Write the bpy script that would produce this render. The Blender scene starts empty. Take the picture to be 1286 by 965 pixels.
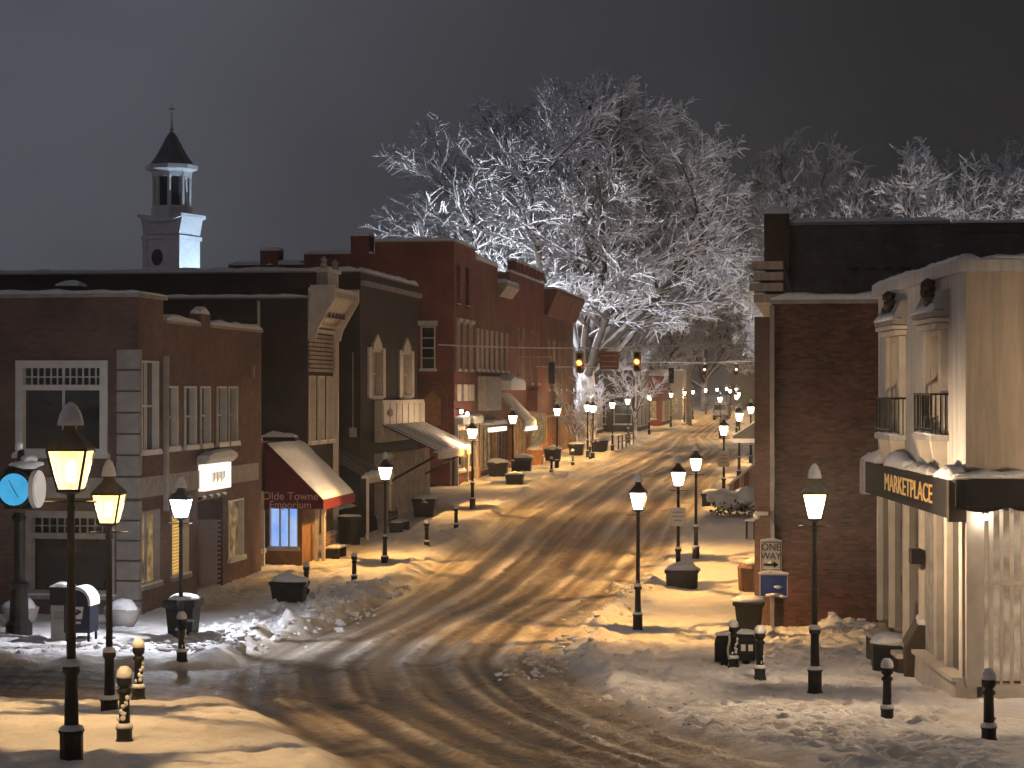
import bpy, bmesh, math, random
import numpy as np
from mathutils import Vector, Matrix

R = math.radians
rng = random.Random(7)
sc = bpy.context.scene
col = sc.collection

# ------------------------------------------------------------------ camera, sky, exposure
CZ = 6.6
cam_d = bpy.data.cameras.new('camera')
cam = bpy.data.objects.new('camera', cam_d); col.objects.link(cam)
cam.location = (0, 0, CZ)
cam.rotation_euler = (R(90 + 0.165), 0, R(8.47))
cam_d.sensor_width = 36; cam_d.lens = 36 * 2600 / 1286
cam_d.clip_start = 0.5; cam_d.clip_end = 2500
sc.camera = cam

world = bpy.data.worlds.new('World'); sc.world = world; world.use_nodes = True
wn = world.node_tree; wn.nodes.clear()
wo = wn.nodes.new('ShaderNodeOutputWorld')
bg = wn.nodes.new('ShaderNodeBackground')
tc = wn.nodes.new('ShaderNodeTexCoord')
vm = wn.nodes.new('ShaderNodeVectorMath'); vm.operation = 'DOT_PRODUCT'
vm.inputs[1].default_value = (0.95, 0.25, 0.0)          # town glow on the low cloud is stronger to the left
mr = wn.nodes.new('ShaderNodeMapRange'); mr.interpolation_type = 'SMOOTHSTEP'
mr.inputs['From Min'].default_value = -0.16; mr.inputs['From Max'].default_value = 0.36
rp = wn.nodes.new('ShaderNodeMixRGB')
rp.inputs[1].default_value = (0.083, 0.084, 0.102, 1)
rp.inputs[2].default_value = (0.0165, 0.016, 0.0155, 1)
nz = wn.nodes.new('ShaderNodeTexNoise'); nz.inputs['Scale'].default_value = 5.0; nz.inputs['Detail'].default_value = 4
nm = wn.nodes.new('ShaderNodeMapRange'); nm.inputs['From Min'].default_value = 0.3; nm.inputs['From Max'].default_value = 0.7
nm.inputs['To Min'].default_value = 0.80; nm.inputs['To Max'].default_value = 1.20
mu = wn.nodes.new('ShaderNodeMixRGB'); mu.blend_type = 'MULTIPLY'; mu.inputs[0].default_value = 1
L = wn.links.new
L(tc.outputs['Generated'], vm.inputs[0]); L(vm.outputs['Value'], mr.inputs['Value'])
L(mr.outputs['Result'], rp.inputs[0]); L(tc.outputs['Generated'], nz.inputs['Vector'])
L(nz.outputs[0], nm.inputs['Value']); L(rp.outputs[0], mu.inputs[1]); L(nm.outputs['Result'], mu.inputs[2])
# a trace of the sky model far below dusk level under the cloud glow
sk = wn.nodes.new('ShaderNodeTexSky'); sk.sky_type = 'NISHITA'; sk.sun_disc = False
sk.sun_elevation = R(2); sk.sun_rotation = R(-70)
b2 = wn.nodes.new('ShaderNodeBackground'); b2.inputs[1].default_value = 0.0008
ad = wn.nodes.new('ShaderNodeAddShader')
L(mu.outputs[0], bg.inputs[0]); bg.inputs[1].default_value = 1.0
L(sk.outputs[0], b2.inputs[0]); L(bg.outputs[0], ad.inputs[0]); L(b2.outputs[0], ad.inputs[1]); L(ad.outputs[0], wo.inputs[0])

sc.view_settings.view_transform = 'Standard'
sc.view_settings.look = 'None'
sc.view_settings.exposure = 0.0
sc.view_settings.gamma = 1.0
sc.cycles.use_denoising = True
sc.cycles.use_adaptive_sampling = True; sc.cycles.adaptive_threshold = 0.03
sc.cycles.max_bounces = 5; sc.cycles.diffuse_bounces = 2; sc.cycles.glossy_bounces = 2
sc.cycles.transmission_bounces = 3; sc.cycles.transparent_max_bounces = 10; sc.cycles.volume_bounces = 0
sc.cycles.sample_clamp_indirect = 3.0
sc.cycles.caustics_reflective = False; sc.cycles.caustics_refractive = False
LAMP_W = 2000.0        # watts of a street lantern

# ------------------------------------------------------------------ materials
def mat_new(name):
    m = bpy.data.materials.new(name); m.use_nodes = True
    nt = m.node_tree
    return m, nt, nt.nodes['Principled BSDF'], nt.links.new

def mat_plain(name, colr, rough=0.6, metal=0.0, var=0.25, scale=3.0, bump=0.0, bscale=30.0, spec=0.18, streak=0.0):
    m, nt, p, L = mat_new(name)
    t = nt.nodes.new('ShaderNodeTexCoord')
    n = nt.nodes.new('ShaderNodeTexNoise'); n.inputs['Scale'].default_value = scale; n.inputs['Detail'].default_value = 6
    L(t.outputs['Object'], n.inputs['Vector'])
    r = nt.nodes.new('ShaderNodeMapRange'); r.inputs['From Min'].default_value = 0.25; r.inputs['From Max'].default_value = 0.75
    r.inputs['To Min'].default_value = 1 - var; r.inputs['To Max'].default_value = 1 + var
    L(n.outputs[0], r.inputs['Value'])
    x = nt.nodes.new('ShaderNodeMixRGB'); x.blend_type = 'MULTIPLY'; x.inputs[0].default_value = 1
    x.inputs[1].default_value = (*colr, 1); L(r.outputs[0], x.inputs[2]); L(x.outputs[0], p.inputs['Base Color'])
    if streak:                                             # rain streaks and damp stains, drawn out downwards
        mp = nt.nodes.new('ShaderNodeMapping'); mp.inputs['Scale'].default_value = (3.2, 3.2, 0.22); L(t.outputs['Object'], mp.inputs['Vector'])
        n3 = nt.nodes.new('ShaderNodeTexNoise'); n3.inputs['Scale'].default_value = 1.6; n3.inputs['Detail'].default_value = 7; n3.inputs['Roughness'].default_value = 0.7; L(mp.outputs[0], n3.inputs['Vector'])
        r3 = nt.nodes.new('ShaderNodeMapRange'); r3.inputs['From Min'].default_value = 0.35; r3.inputs['From Max'].default_value = 0.62; r3.inputs['To Min'].default_value = 1 - streak; r3.inputs['To Max'].default_value = 1.03
        L(n3.outputs[0], r3.inputs['Value']); x3 = nt.nodes.new('ShaderNodeMixRGB'); x3.blend_type = 'MULTIPLY'; x3.inputs[0].default_value = 1
        L(x.outputs[0], x3.inputs[1]); L(r3.outputs[0], x3.inputs[2]); L(x3.outputs[0], p.inputs['Base Color'])
    p.inputs['Roughness'].default_value = rough; p.inputs['Metallic'].default_value = metal
    p.inputs['Specular IOR Level'].default_value = spec
    if bump:
        n2 = nt.nodes.new('ShaderNodeTexNoise'); n2.inputs['Scale'].default_value = bscale; n2.inputs['Detail'].default_value = 5
        L(t.outputs['Object'], n2.inputs['Vector'])
        b = nt.nodes.new('ShaderNodeBump'); b.inputs['Strength'].default_value = bump; b.inputs['Distance'].default_value = 0.03
        L(n2.outputs[0], b.inputs['Height']); L(b.outputs[0], p.inputs['Normal'])
    return m

def mat_brick(name, c1, c2, mortar, bw=0.21, bh=0.07, rough=0.85):
    m, nt, p, L = mat_new(name)
    g = nt.nodes.new('ShaderNodeNewGeometry'); s = nt.nodes.new('ShaderNodeSeparateXYZ')
    L(g.outputs['Position'], s.inputs[0])
    a = nt.nodes.new('ShaderNodeMath'); a.operation = 'ADD'; L(s.outputs[0], a.inputs[0]); L(s.outputs[1], a.inputs[1])
    c = nt.nodes.new('ShaderNodeCombineXYZ'); L(a.outputs[0], c.inputs[0]); L(s.outputs[2], c.inputs[1])
    b = nt.nodes.new('ShaderNodeTexBrick'); L(c.outputs[0], b.inputs['Vector'])
    b.inputs['Color1'].default_value = (*c1, 1); b.inputs['Color2'].default_value = (*c2, 1); b.inputs['Mortar'].default_value = (*mortar, 1)
    b.inputs['Scale'].default_value = 1; b.inputs['Brick Width'].default_value = bw; b.inputs['Row Height'].default_value = bh
    b.inputs['Mortar Size'].default_value = 0.006; b.inputs['Mortar Smooth'].default_value = 0.3; b.inputs['Bias'].default_value = 0.0
    n = nt.nodes.new('ShaderNodeTexNoise'); n.inputs['Scale'].default_value = 0.6; n.inputs['Detail'].default_value = 8; n.inputs['Roughness'].default_value = 0.65
    L(g.outputs['Position'], n.inputs['Vector'])
    r = nt.nodes.new('ShaderNodeMapRange'); r.inputs['From Min'].default_value = 0.3; r.inputs['From Max'].default_value = 0.7
    r.inputs['To Min'].default_value = 0.62; r.inputs['To Max'].default_value = 1.3
    L(n.outputs[0], r.inputs['Value'])
    x = nt.nodes.new('ShaderNodeMixRGB'); x.blend_type = 'MULTIPLY'; x.inputs[0].default_value = 1
    L(b.outputs['Color'], x.inputs[1]); L(r.outputs[0], x.inputs[2]); L(x.outputs[0], p.inputs['Base Color'])
    p.inputs['Roughness'].default_value = rough; p.inputs['Specular IOR Level'].default_value = 0.2
    bp = nt.nodes.new('ShaderNodeBump'); bp.inputs['Strength'].default_value = 0.6; bp.inputs['Distance'].default_value = 0.02; bp.invert = True
    L(b.outputs['Fac'], bp.inputs['Height']); L(bp.outputs[0], p.inputs['Normal'])
    return m

def mat_emit(name, colr, strength):
    m = bpy.data.materials.new(name); m.use_nodes = True; nt = m.node_tree; nt.nodes.clear()
    o = nt.nodes.new('ShaderNodeOutputMaterial'); e = nt.nodes.new('ShaderNodeEmission')
    e.inputs[0].default_value = (*colr, 1); e.inputs[1].default_value = strength
    nt.links.new(e.outputs[0], o.inputs[0]); return m

def mat_lit(name, ca, cb, strength, scale=1.6, stripes=False):
    """a room seen lit behind a pane: blinds, curtains and shapes inside, all as uneven emission"""
    m = bpy.data.materials.new(name); m.use_nodes = True; nt = m.node_tree; nt.nodes.clear(); L = nt.links.new
    o = nt.nodes.new('ShaderNodeOutputMaterial'); e = nt.nodes.new('ShaderNodeEmission')
    t = nt.nodes.new('ShaderNodeTexCoord')
    if stripes:
        n = nt.nodes.new('ShaderNodeTexWave'); n.bands_direction = 'Z'; n.inputs['Scale'].default_value = 3.2; n.inputs['Distortion'].default_value = 1.5
    else:
        n = nt.nodes.new('ShaderNodeTexNoise'); n.inputs['Scale'].default_value = scale; n.inputs['Detail'].default_value = 4
    L(t.outputs['Object'], n.inputs['Vector'])
    r = nt.nodes.new('ShaderNodeMapRange'); r.inputs['From Min'].default_value = 0.35; r.inputs['From Max'].default_value = 0.65
    L(n.outputs[0], r.inputs['Value'])
    x = nt.nodes.new('ShaderNodeMixRGB'); x.inputs[1].default_value = (*ca, 1); x.inputs[2].default_value = (*cb, 1)
    L(r.outputs[0], x.inputs[0]); L(x.outputs[0], e.inputs[0]); e.inputs[1].default_value = strength
    L(e.outputs[0], o.inputs[0]); return m

def mat_lantern_glass(name, tint, glow):
    m = bpy.data.materials.new(name); m.use_nodes = True; nt = m.node_tree; nt.nodes.clear(); L = nt.links.new
    o = nt.nodes.new('ShaderNodeOutputMaterial'); a = nt.nodes.new('ShaderNodeBsdfTransparent'); b = nt.nodes.new('ShaderNodeEmission')
    n = nt.nodes.new('ShaderNodeTexNoise'); n.inputs['Scale'].default_value = 9
    b.inputs[0].default_value = (*tint, 1); b.inputs[1].default_value = glow
    r = nt.nodes.new('ShaderNodeMapRange'); r.inputs['To Min'].default_value = 0.15; r.inputs['To Max'].default_value = 0.45
    L(n.outputs[0], r.inputs['Value'])
    x = nt.nodes.new('ShaderNodeMixShader'); L(r.outputs[0], x.inputs[0]); L(a.outputs[0], x.inputs[1]); L(b.outputs[0], x.inputs[2]); L(x.outputs[0], o.inputs[0])
    return m

def mat_snow(name='snow', colr=(0.80, 0.81, 0.84), bump=0.5, bscale=9.0):
    m, nt, p, L = mat_new(name)
    t = nt.nodes.new('ShaderNodeNewGeometry')
    n = nt.nodes.new('ShaderNodeTexNoise'); n.inputs['Scale'].default_value = bscale; n.inputs['Detail'].default_value = 8; n.inputs['Roughness'].default_value = 0.6
    L(t.outputs['Position'], n.inputs['Vector'])
    r = nt.nodes.new('ShaderNodeMapRange'); r.inputs['From Min'].default_value = 0.3; r.inputs['From Max'].default_value = 0.7
    r.inputs['To Min'].default_value = 0.82; r.inputs['To Max'].default_value = 1.05
    L(n.outputs[0], r.inputs['Value'])
    x = nt.nodes.new('ShaderNodeMixRGB'); x.blend_type = 'MULTIPLY'; x.inputs[0].default_value = 1; x.inputs[1].default_value = (*colr, 1)
    L(r.outputs[0], x.inputs[2]); L(x.outputs[0], p.inputs['Base Color'])
    p.inputs['Roughness'].default_value = 0.7; p.inputs['Specular IOR Level'].default_value = 0.25
    b = nt.nodes.new('ShaderNodeBump'); b.inputs['Strength'].default_value = bump; b.inputs['Distance'].default_value = 0.05
    L(n.outputs[0], b.inputs['Height']); L(b.outputs[0], p.inputs['Normal'])
    return m

def mat_ground():
    """snow cover; the attribute 'dirt' says how far it is packed, sanded and worn down to wet asphalt"""
    m, nt, p, L = mat_new('packed_snow')
    t = nt.nodes.new('ShaderNodeNewGeometry')
    at = nt.nodes.new('ShaderNodeAttribute'); at.attribute_name = 'dirt'
    n = nt.nodes.new('ShaderNodeTexNoise'); n.inputs['Scale'].default_value = 3.5; n.inputs['Detail'].default_value = 10; n.inputs['Roughness'].default_value = 0.7
    L(t.outputs['Position'], n.inputs['Vector'])
    r = nt.nodes.new('ShaderNodeMapRange'); r.inputs['From Min'].default_value = 0.3; r.inputs['From Max'].default_value = 0.7
    r.inputs['To Min'].default_value = -0.14; r.inputs['To Max'].default_value = 0.14
    L(n.outputs[0], r.inputs['Value'])
    ms = nt.nodes.new('ShaderNodeMath'); ms.operation = 'MULTIPLY'; L(r.outputs[0], ms.inputs[0])
    sq = nt.nodes.new('ShaderNodeMath'); sq.operation = 'POWER'; L(at.outputs['Fac'], sq.inputs[0]); sq.inputs[1].default_value = 0.5
    L(sq.outputs[0], ms.inputs[1])
    a = nt.nodes.new('ShaderNodeMath'); a.operation = 'ADD'; a.use_clamp = True; L(at.outputs['Fac'], a.inputs[0]); L(ms.outputs[0], a.inputs[1])
    cr = nt.nodes.new('ShaderNodeValToRGB'); e = cr.color_ramp
    e.elements[0].position = 0.0; e.elements[0].color = (0.80, 0.80, 0.83, 1)
    e.elements[1].position = 1.0; e.elements[1].color = (0.045, 0.043, 0.042, 1)
    for pos, c in ((0.18, (0.66, 0.625, 0.58)), (0.42, (0.38, 0.325, 0.26)), (0.7, (0.15, 0.118, 0.088))):
        k = e.elements.new(pos); k.color = (*c, 1)
    L(a.outputs[0], cr.inputs[0]); L(cr.outputs[0], p.inputs['Base Color'])
    ro = nt.nodes.new('ShaderNodeMapRange'); ro.inputs['To Min'].default_value = 0.75; ro.inputs['To Max'].default_value = 0.42
    L(a.outputs[0], ro.inputs['Value']); L(ro.outputs[0], p.inputs['Roughness'])
    p.inputs['Specular IOR Level'].default_value = 0.3
    n2 = nt.nodes.new('ShaderNodeTexNoise'); n2.inputs['Scale'].default_value = 14; n2.inputs['Detail'].default_value = 8
    L(t.outputs['Position'], n2.inputs['Vector'])
    b = nt.nodes.new('ShaderNodeBump'); b.inputs['Strength'].default_value = 0.55; b.inputs['Distance'].default_value = 0.05
    L(n2.outputs[0], b.inputs['Height']); L(b.outputs[0], p.inputs['Normal'])
    return m

def mat_snowy_bark():
    """bark with snow lying on whatever faces up"""
    m, nt, p, L = mat_new('snowy_bark')
    g = nt.nodes.new('ShaderNodeNewGeometry'); s = nt.nodes.new('ShaderNodeSeparateXYZ'); L(g.outputs['Normal'], s.inputs[0])
    n = nt.nodes.new('ShaderNodeTexNoise'); n.inputs['Scale'].default_value = 1.3; n.inputs['Detail'].default_value = 5; L(g.outputs['Position'], n.inputs['Vector'])
    a = nt.nodes.new('ShaderNodeMath'); a.operation = 'ADD'; L(s.outputs[2], a.inputs[0]); L(n.outputs[0], a.inputs[1])
    r = nt.nodes.new('ShaderNodeMapRange'); r.inputs['From Min'].default_value = 0.35; r.inputs['From Max'].default_value = 0.6; L(a.outputs[0], r.inputs['Value'])
    x = nt.nodes.new('ShaderNodeMixRGB'); x.inputs[1].default_value = (0.07, 0.055, 0.045, 1); x.inputs[2].default_value = (0.78, 0.79, 0.82, 1)
    L(r.outputs[0], x.inputs[0]); L(x.outputs[0], p.inputs['Base Color']); p.inputs['Roughness'].default_value = 0.85
    return m

M = {}
M['snow'] = mat_snow()
M['ground'] = mat_ground()
M['bark'] = mat_snowy_bark()
M['twig'] = mat_snow('snowy_twig', (0.74, 0.75, 0.78), 0.0, 3.0)
M['brick_brown'] = mat_brick('brown_brick', (0.165, 0.095, 0.08), (0.11, 0.066, 0.057), (0.14, 0.115, 0.105))
M['brick_dark'] = mat_brick('dark_brick', (0.045, 0.035, 0.033), (0.032, 0.026, 0.025), (0.045, 0.04, 0.037))
M['brick_red'] = mat_brick('red_brick', (0.27, 0.075, 0.05), (0.20, 0.055, 0.04), (0.2, 0.12, 0.10))
M['brick_rust'] = mat_brick('rust_brick', (0.25, 0.095, 0.06), (0.19, 0.07, 0.048), (0.2, 0.12, 0.1))
M['brick_grey'] = mat_brick('grey_brick', (0.13, 0.12, 0.105), (0.09, 0.085, 0.075), (0.10, 0.095, 0.085))
M['mortar'] = mat_plain('mortar', (0.085, 0.065, 0.055), 0.95, var=0.3)
M['brick_a'] = mat_plain('clay_brick', (0.105, 0.05, 0.036), 0.9, var=0.4, scale=1.0, bump=0.3)
_nt = M['brick_a'].node_tree; _g = _nt.nodes.new('ShaderNodeNewGeometry'); _oi = _nt.nodes.new('ShaderNodeObjectInfo')
_a = _nt.nodes.new('ShaderNodeMath'); _a.operation = 'ADD'; _nt.links.new(_g.outputs['Random Per Island'], _a.inputs[0]); _nt.links.new(_oi.outputs['Random'], _a.inputs[1])
_f = _nt.nodes.new('ShaderNodeMath'); _f.operation = 'FRACT'; _nt.links.new(_a.outputs[0], _f.inputs[0])
_r = _nt.nodes.new('ShaderNodeMapRange'); _r.inputs['To Min'].default_value = 0.6; _r.inputs['To Max'].default_value = 1.35; _nt.links.new(_f.outputs[0], _r.inputs['Value'])
_x = _nt.nodes.new('ShaderNodeMixRGB'); _x.blend_type = 'MULTIPLY'; _x.inputs[0].default_value = 1; _b = _nt.nodes['Principled BSDF']
_nt.links.new(_b.inputs['Base Color'].links[0].from_socket, _x.inputs[1]); _nt.links.new(_r.outputs[0], _x.inputs[2]); _nt.links.new(_x.outputs[0], _b.inputs['Base Color'])
M['brick_pale'] = mat_plain('painted_brick', (0.62, 0.47, 0.44), 0.8, var=0.3, scale=4)
M['stone'] = mat_plain('limestone', (0.33, 0.31, 0.30), 0.85, var=0.22, bump=0.3)
M['white'] = mat_plain('white_paint', (0.70, 0.68, 0.64), 0.5, var=0.12)
M['cream'] = mat_plain('cream_paint', (0.64, 0.58, 0.51), 0.55, var=0.15)
M['stucco'] = mat_plain('tan_stucco', (0.57, 0.565, 0.565), 0.9, var=0.10, scale=1.2, bump=0.45, bscale=25, streak=0.30)
M['stucco_side'] = mat_plain('side_stucco', (0.53, 0.46, 0.37), 0.92, var=0.12, scale=0.9, bump=0.45, bscale=25, streak=0.26)
M['tin'] = mat_plain('painted_tin', (0.40, 0.34, 0.29), 0.5, var=0.25, scale=2, streak=0.35)
M['iron'] = mat_plain('black_iron', (0.011, 0.011, 0.012), 0.5, metal=0.0, var=0.3, bump=0.15)
M['glow_brown'] = mat_plain('glow_brown_roof', (0.06, 0.047, 0.038), 0.55, var=0.4, scale=8)  # lantern roofs: the glow washing over them is put into this brown
M['darkwood'] = mat_plain('dark_wood', (0.045, 0.032, 0.025), 0.6, var=0.35)
M['wood'] = mat_plain('brown_wood', (0.22, 0.12, 0.06), 0.6, var=0.35)
M['greywood'] = mat_plain('grey_wood', (0.34, 0.31, 0.28), 0.8, var=0.3, scale=1.5, bump=0.2)
M['redpanel'] = mat_plain('red_panel', (0.33, 0.06, 0.035), 0.6, var=0.2)
M['orangewood'] = mat_plain('orange_wood', (0.42, 0.2, 0.08), 0.6, var=0.3)
M['roof'] = mat_plain('dark_roofing', (0.04, 0.038, 0.037), 0.9, var=0.3)
M['slate'] = mat_plain('spire_slate', (0.10, 0.10, 0.105), 0.7, var=0.3)
M['glass'] = mat_plain('dark_glass', (0.018, 0.02, 0.022), 0.06, var=0.2, spec=0.8)
M['glass_grey'] = mat_plain('grey_glass', (0.05, 0.055, 0.06), 0.12, var=0.4, spec=0.7)
M['curtain'] = mat_plain('pale_curtain', (0.40, 0.37, 0.33), 0.9, var=0.3, scale=5)
M['redcloth'] = mat_plain('maroon_canvas', (0.11, 0.014, 0.018), 0.85, var=0.2)
M['blackcloth'] = mat_plain('black_canvas', (0.014, 0.014, 0.015), 0.9, var=0.2)
M['pinklet'] = mat_plain('pink_lettering', (0.75, 0.48, 0.48), 0.8, var=0.05)
M['goldlet'] = mat_plain('gold_lettering', (0.75, 0.50, 0.16), 0.5, var=0.1)
M['blacklet'] = mat_plain('black_lettering', (0.012, 0.012, 0.012), 0.5, var=0.05)
M['signwhite'] = mat_plain('sign_white', (0.75, 0.73, 0.68), 0.45, var=0.08)
M['signblue'] = mat_plain('sign_blue', (0.025, 0.06, 0.30), 0.45, var=0.1)
M['mailblue'] = mat_plain('mailbox_blue', (0.010, 0.013, 0.028), 0.4, var=0.1)
M['plastic'] = mat_plain('dark_plastic', (0.014, 0.016, 0.015), 0.55, var=0.2)
M['galv'] = mat_plain('galvanised_steel', (0.45, 0.43, 0.40), 0.45, metal=0.3, var=0.2)
M['lglass_bulb_white'] = mat_lantern_glass('frosted_white', (1.0, .82, .64), 22)
M['lglass_bulb_open'] = mat_lantern_glass('frosted_open', (1.0, .78, .46), 7)
M['lglass_bulb_warm'] = mat_lantern_glass('frosted_warm', (1.0, .66, .22), 6)
M['lglass_bulb_cool'] = mat_lantern_glass('frosted_cool', (.86, .92, 1.0), 30)
M['amber'] = mat_emit('amber_signal', (1.0, 0.24, 0.008), 700)
M['sig_glow'] = mat_plain('signal_glow_yellow', (.42, .22, .02), .5)  # housing and visors of lit signals only: amber glow helped by their colour
M['amber_rim'] = mat_emit('amber_lens_rim', (1.0, .27, .01), 2.6)
M['dimred_rim'] = mat_emit('dim_lens_rim', (1.0, .25, .12), 1.0)
M['dimred'] = mat_emit('dim_signal', (1.0, 0.45, 0.25), 25)
M['clockface'] = mat_lit('clock_glow', (0.05, 0.42, 0.85), (0.09, 0.55, 0.95), 0.75)
M['litwarm'] = mat_lit('lit_room', (0.10, 0.07, 0.045), (0.60, 0.38, 0.15), 0.6, scale=3.2)
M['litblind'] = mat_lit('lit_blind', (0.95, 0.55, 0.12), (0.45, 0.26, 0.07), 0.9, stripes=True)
M['litblue'] = mat_lit('lit_shop', (0.40, 0.50, 0.68), (0.16, 0.32, 0.75), 1.25, scale=1.1)
M['litshop'] = mat_lit('lit_display', (0.34, 0.23, 0.14), (0.75, 0.56, 0.36), 0.6, scale=2.6)
M['litsign'] = mat_lit('lit_sign', (1.0, 0.86, 0.6), (0.85, 0.75, 0.72), 1.6)
M['litwhite'] = mat_emit('lit_panel', (1.0, 0.9, 0.75), 1.5)
def bulb_mat(name, c, w):
    a = 0.0080                                            # bulb surface in square metres
    return mat_emit(name, c, w / (math.pi * a))
M['bulb_warm'] = bulb_mat('warm_bulb', (1.0, 0.60, 0.24), LAMP_W * .5)
M['bulb_white'] = bulb_mat('white_bulb', (1.0, 0.50, 0.115), LAMP_W)
M['bulb_open'] = mat_emit('open_bulb', (1.0, .70, .42), LAMP_W * .55 / (math.pi * .062))
M['bulb_cool'] = bulb_mat('cool_bulb', (0.92, 0.93, 1.0), LAMP_W * 0.9)
for _n, _c, _s in (('bulb_white', (1.0, .66, .36), 2050), ('bulb_warm', (1.0, .60, .24), 1500), ('bulb_cool', (.88, .92, 1.0), 1700)): M['mantle_' + _n] = mat_emit('mantle_' + _n, _c, _s)
M['flood'] = mat_emit('flood_lens', (0.90, 0.93, 1.0), 14500)
M['flood_low'] = mat_emit('flood_lens_low', (0.92, 0.94, 1.0), 3400)

# ------------------------------------------------------------------ helpers
BASE = {}
def put(o, parent=None):
    col.objects.link(o)
    if parent is not None: o.parent = parent
    return o
def thing(name, label, cat, loc=(0, 0, 0), group=None, kind=None):
    o = bpy.data.objects.new(name, None); o.empty_display_size = 0.2
    put(o); o.location = loc; BASE[o.name] = Vector(loc)
    o['label'] = label; o['category'] = cat
    if group: o['group'] = group
    if kind: o['kind'] = kind
    return o
def copy_tree(o, parent=None):
    c = o.copy(); put(c, parent)
    for ch in o.children: copy_tree(ch, c)
    return c

class Face:
    """a wall plane: a runs along it, o stands out of it, z up"""
    def __init__(s, ox, oy, dx, dy, nx, ny): s.v = (ox, oy, dx, dy, nx, ny)
    def p(s, a, o, z):
        ox, oy, dx, dy, nx, ny = s.v
        return (ox + a * dx + o * nx, oy + a * dy + o * ny, z)
def FL(u): return Face(u, 0, 0, 1, 1, 0)      # faces +x (left row); a = y
def FR(u): return Face(u, 0, 0, 1, -1, 0)     # faces -x (right row); a = y
def FS(v): return Face(0, v, 1, 0, 0, -1)     # faces the camera; a = x
XYZ = Face(0, 0, 1, 0, 0, 1)                  # a = x, o = y

class MB:
    def __init__(s): s.v = []; s.f = []
    def quad(s, *pts):
        n = len(s.v); s.v += [tuple(p) for p in pts]; s.f.append(tuple(range(n, n + len(pts)))); return s
    def box(s, F, a0, a1, o0, o1, z0, z1):
        n = len(s.v)
        s.v += [F.p(a, o, z) for z in (z0, z1) for o in (o0, o1) for a in (a0, a1)]
        s.f += [tuple(n + i for i in q) for q in ((0, 1, 3, 2), (4, 6, 7, 5), (0, 4, 5, 1), (2, 3, 7, 6), (0, 2, 6, 4), (1, 5, 7, 3))]
        return s
    def prof(s, F, a0, a1, pts):
        """closed outline of (o, z) points swept along a"""
        n = len(s.v); k = len(pts)
        s.v += [F.p(a0, o, z) for o, z in pts] + [F.p(a1, o, z) for o, z in pts]
        for i in range(k): s.f.append((n + i, n + (i + 1) % k, n + k + (i + 1) % k, n + k + i))
        s.f.append(tuple(n + i for i in range(k))); s.f.append(tuple(n + k + i for i in reversed(range(k))))
        return s
    def poly(s, F, o0, o1, pts):
        """closed outline of (a, z) points given depth o0..o1"""
        n = len(s.v); k = len(pts)
        s.v += [F.p(a, o0, z) for a, z in pts] + [F.p(a, o1, z) for a, z in pts]
        for i in range(k): s.f.append((n + i, n + (i + 1) % k, n + k + (i + 1) % k, n + k + i))
        s.f.append(tuple(n + i for i in range(k))); s.f.append(tuple(n + k + i for i in reversed(range(k))))
        return s
    def lathe(s, x, y, rz, seg=12, rot=0.0):
        n = len(s.v); k = len(rz)
        for r, z in rz:
            for i in range(seg):
                t = 2 * math.pi * i / seg + rot
                s.v.append((x + r * math.cos(t), y + r * math.sin(t), z))
        for j in range(k - 1):
            for i in range(seg):
                s.f.append((n + j * seg + i, n + j * seg + (i + 1) % seg, n + (j + 1) * seg + (i + 1) % seg, n + (j + 1) * seg + i))
        s.f.append(tuple(n + i for i in reversed(range(seg)))); s.f.append(tuple(n + (k - 1) * seg + i for i in range(seg)))
        return s
    def tube(s, p0, p1, r0, r1=None, seg=6):
        r1 = r0 if r1 is None else r1
        p0, p1 = Vector(p0), Vector(p1); d = (p1 - p0).normalized()
        a = d.orthogonal().normalized(); b = d.cross(a); n = len(s.v)
        for p, r in ((p0, r0), (p1, r1)):
            for i in range(seg):
                t = 2 * math.pi * i / seg
                s.v.append(tuple(p + a * (r * math.cos(t)) + b * (r * math.sin(t))))
        for i in range(seg): s.f.append((n + i, n + (i + 1) % seg, n + seg + (i + 1) % seg, n + seg + i))
        s.f.append(tuple(n + i for i in reversed(range(seg)))); s.f.append(tuple(n + seg + i for i in range(seg)))
        return s
    def path(s, pts, r, seg=5):
        for a, b in zip(pts[:-1], pts[1:]): s.tube(a, b, r, r, seg)
        return s
    def blob(s, x, y, z, rx, ry, rz, seed=0, jit=0.18, low=False):
        bm = bmesh.new(); bmesh.ops.create_icosphere(bm, subdivisions=1 if low else 2, radius=1)
        g = random.Random(seed); n = len(s.v)
        for v in bm.verts:
            k = 1 + g.uniform(-jit, jit); s.v.append((x + v.co.x * rx * k, y + v.co.y * ry * k, z + v.co.z * rz * k))
        s.f += [tuple(n + v.index for v in f.verts) for f in bm.faces]; bm.free(); return s
    def build(s, name, mat, parent=None, smooth=False, bevel=0.0, fix=True, loc=None):
        b = Vector((0, 0, 0))
        if parent is not None: b = BASE[parent.name]
        elif loc is not None: b = Vector(loc)
        me = bpy.data.meshes.new(name)
        me.from_pydata([(p[0] - b.x, p[1] - b.y, p[2] - b.z) for p in s.v], [], s.f)
        if fix:
            bm = bmesh.new(); bm.from_mesh(me); bmesh.ops.recalc_face_normals(bm, faces=bm.faces); bm.to_mesh(me); bm.free()
        me.materials.append(M[mat] if isinstance(mat, str) else mat)
        if smooth: me.polygons.foreach_set('use_smooth', [True] * len(me.polygons))
        o = bpy.data.objects.new(name, me); put(o, parent); BASE[o.name] = b
        if parent is None and loc is not None: o.location = b
        if bevel:
            md = o.modifiers.new('bevel', 'BEVEL'); md.width = bevel; md.segments = 2; md.limit_method = 'ANGLE'
        return o

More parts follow.
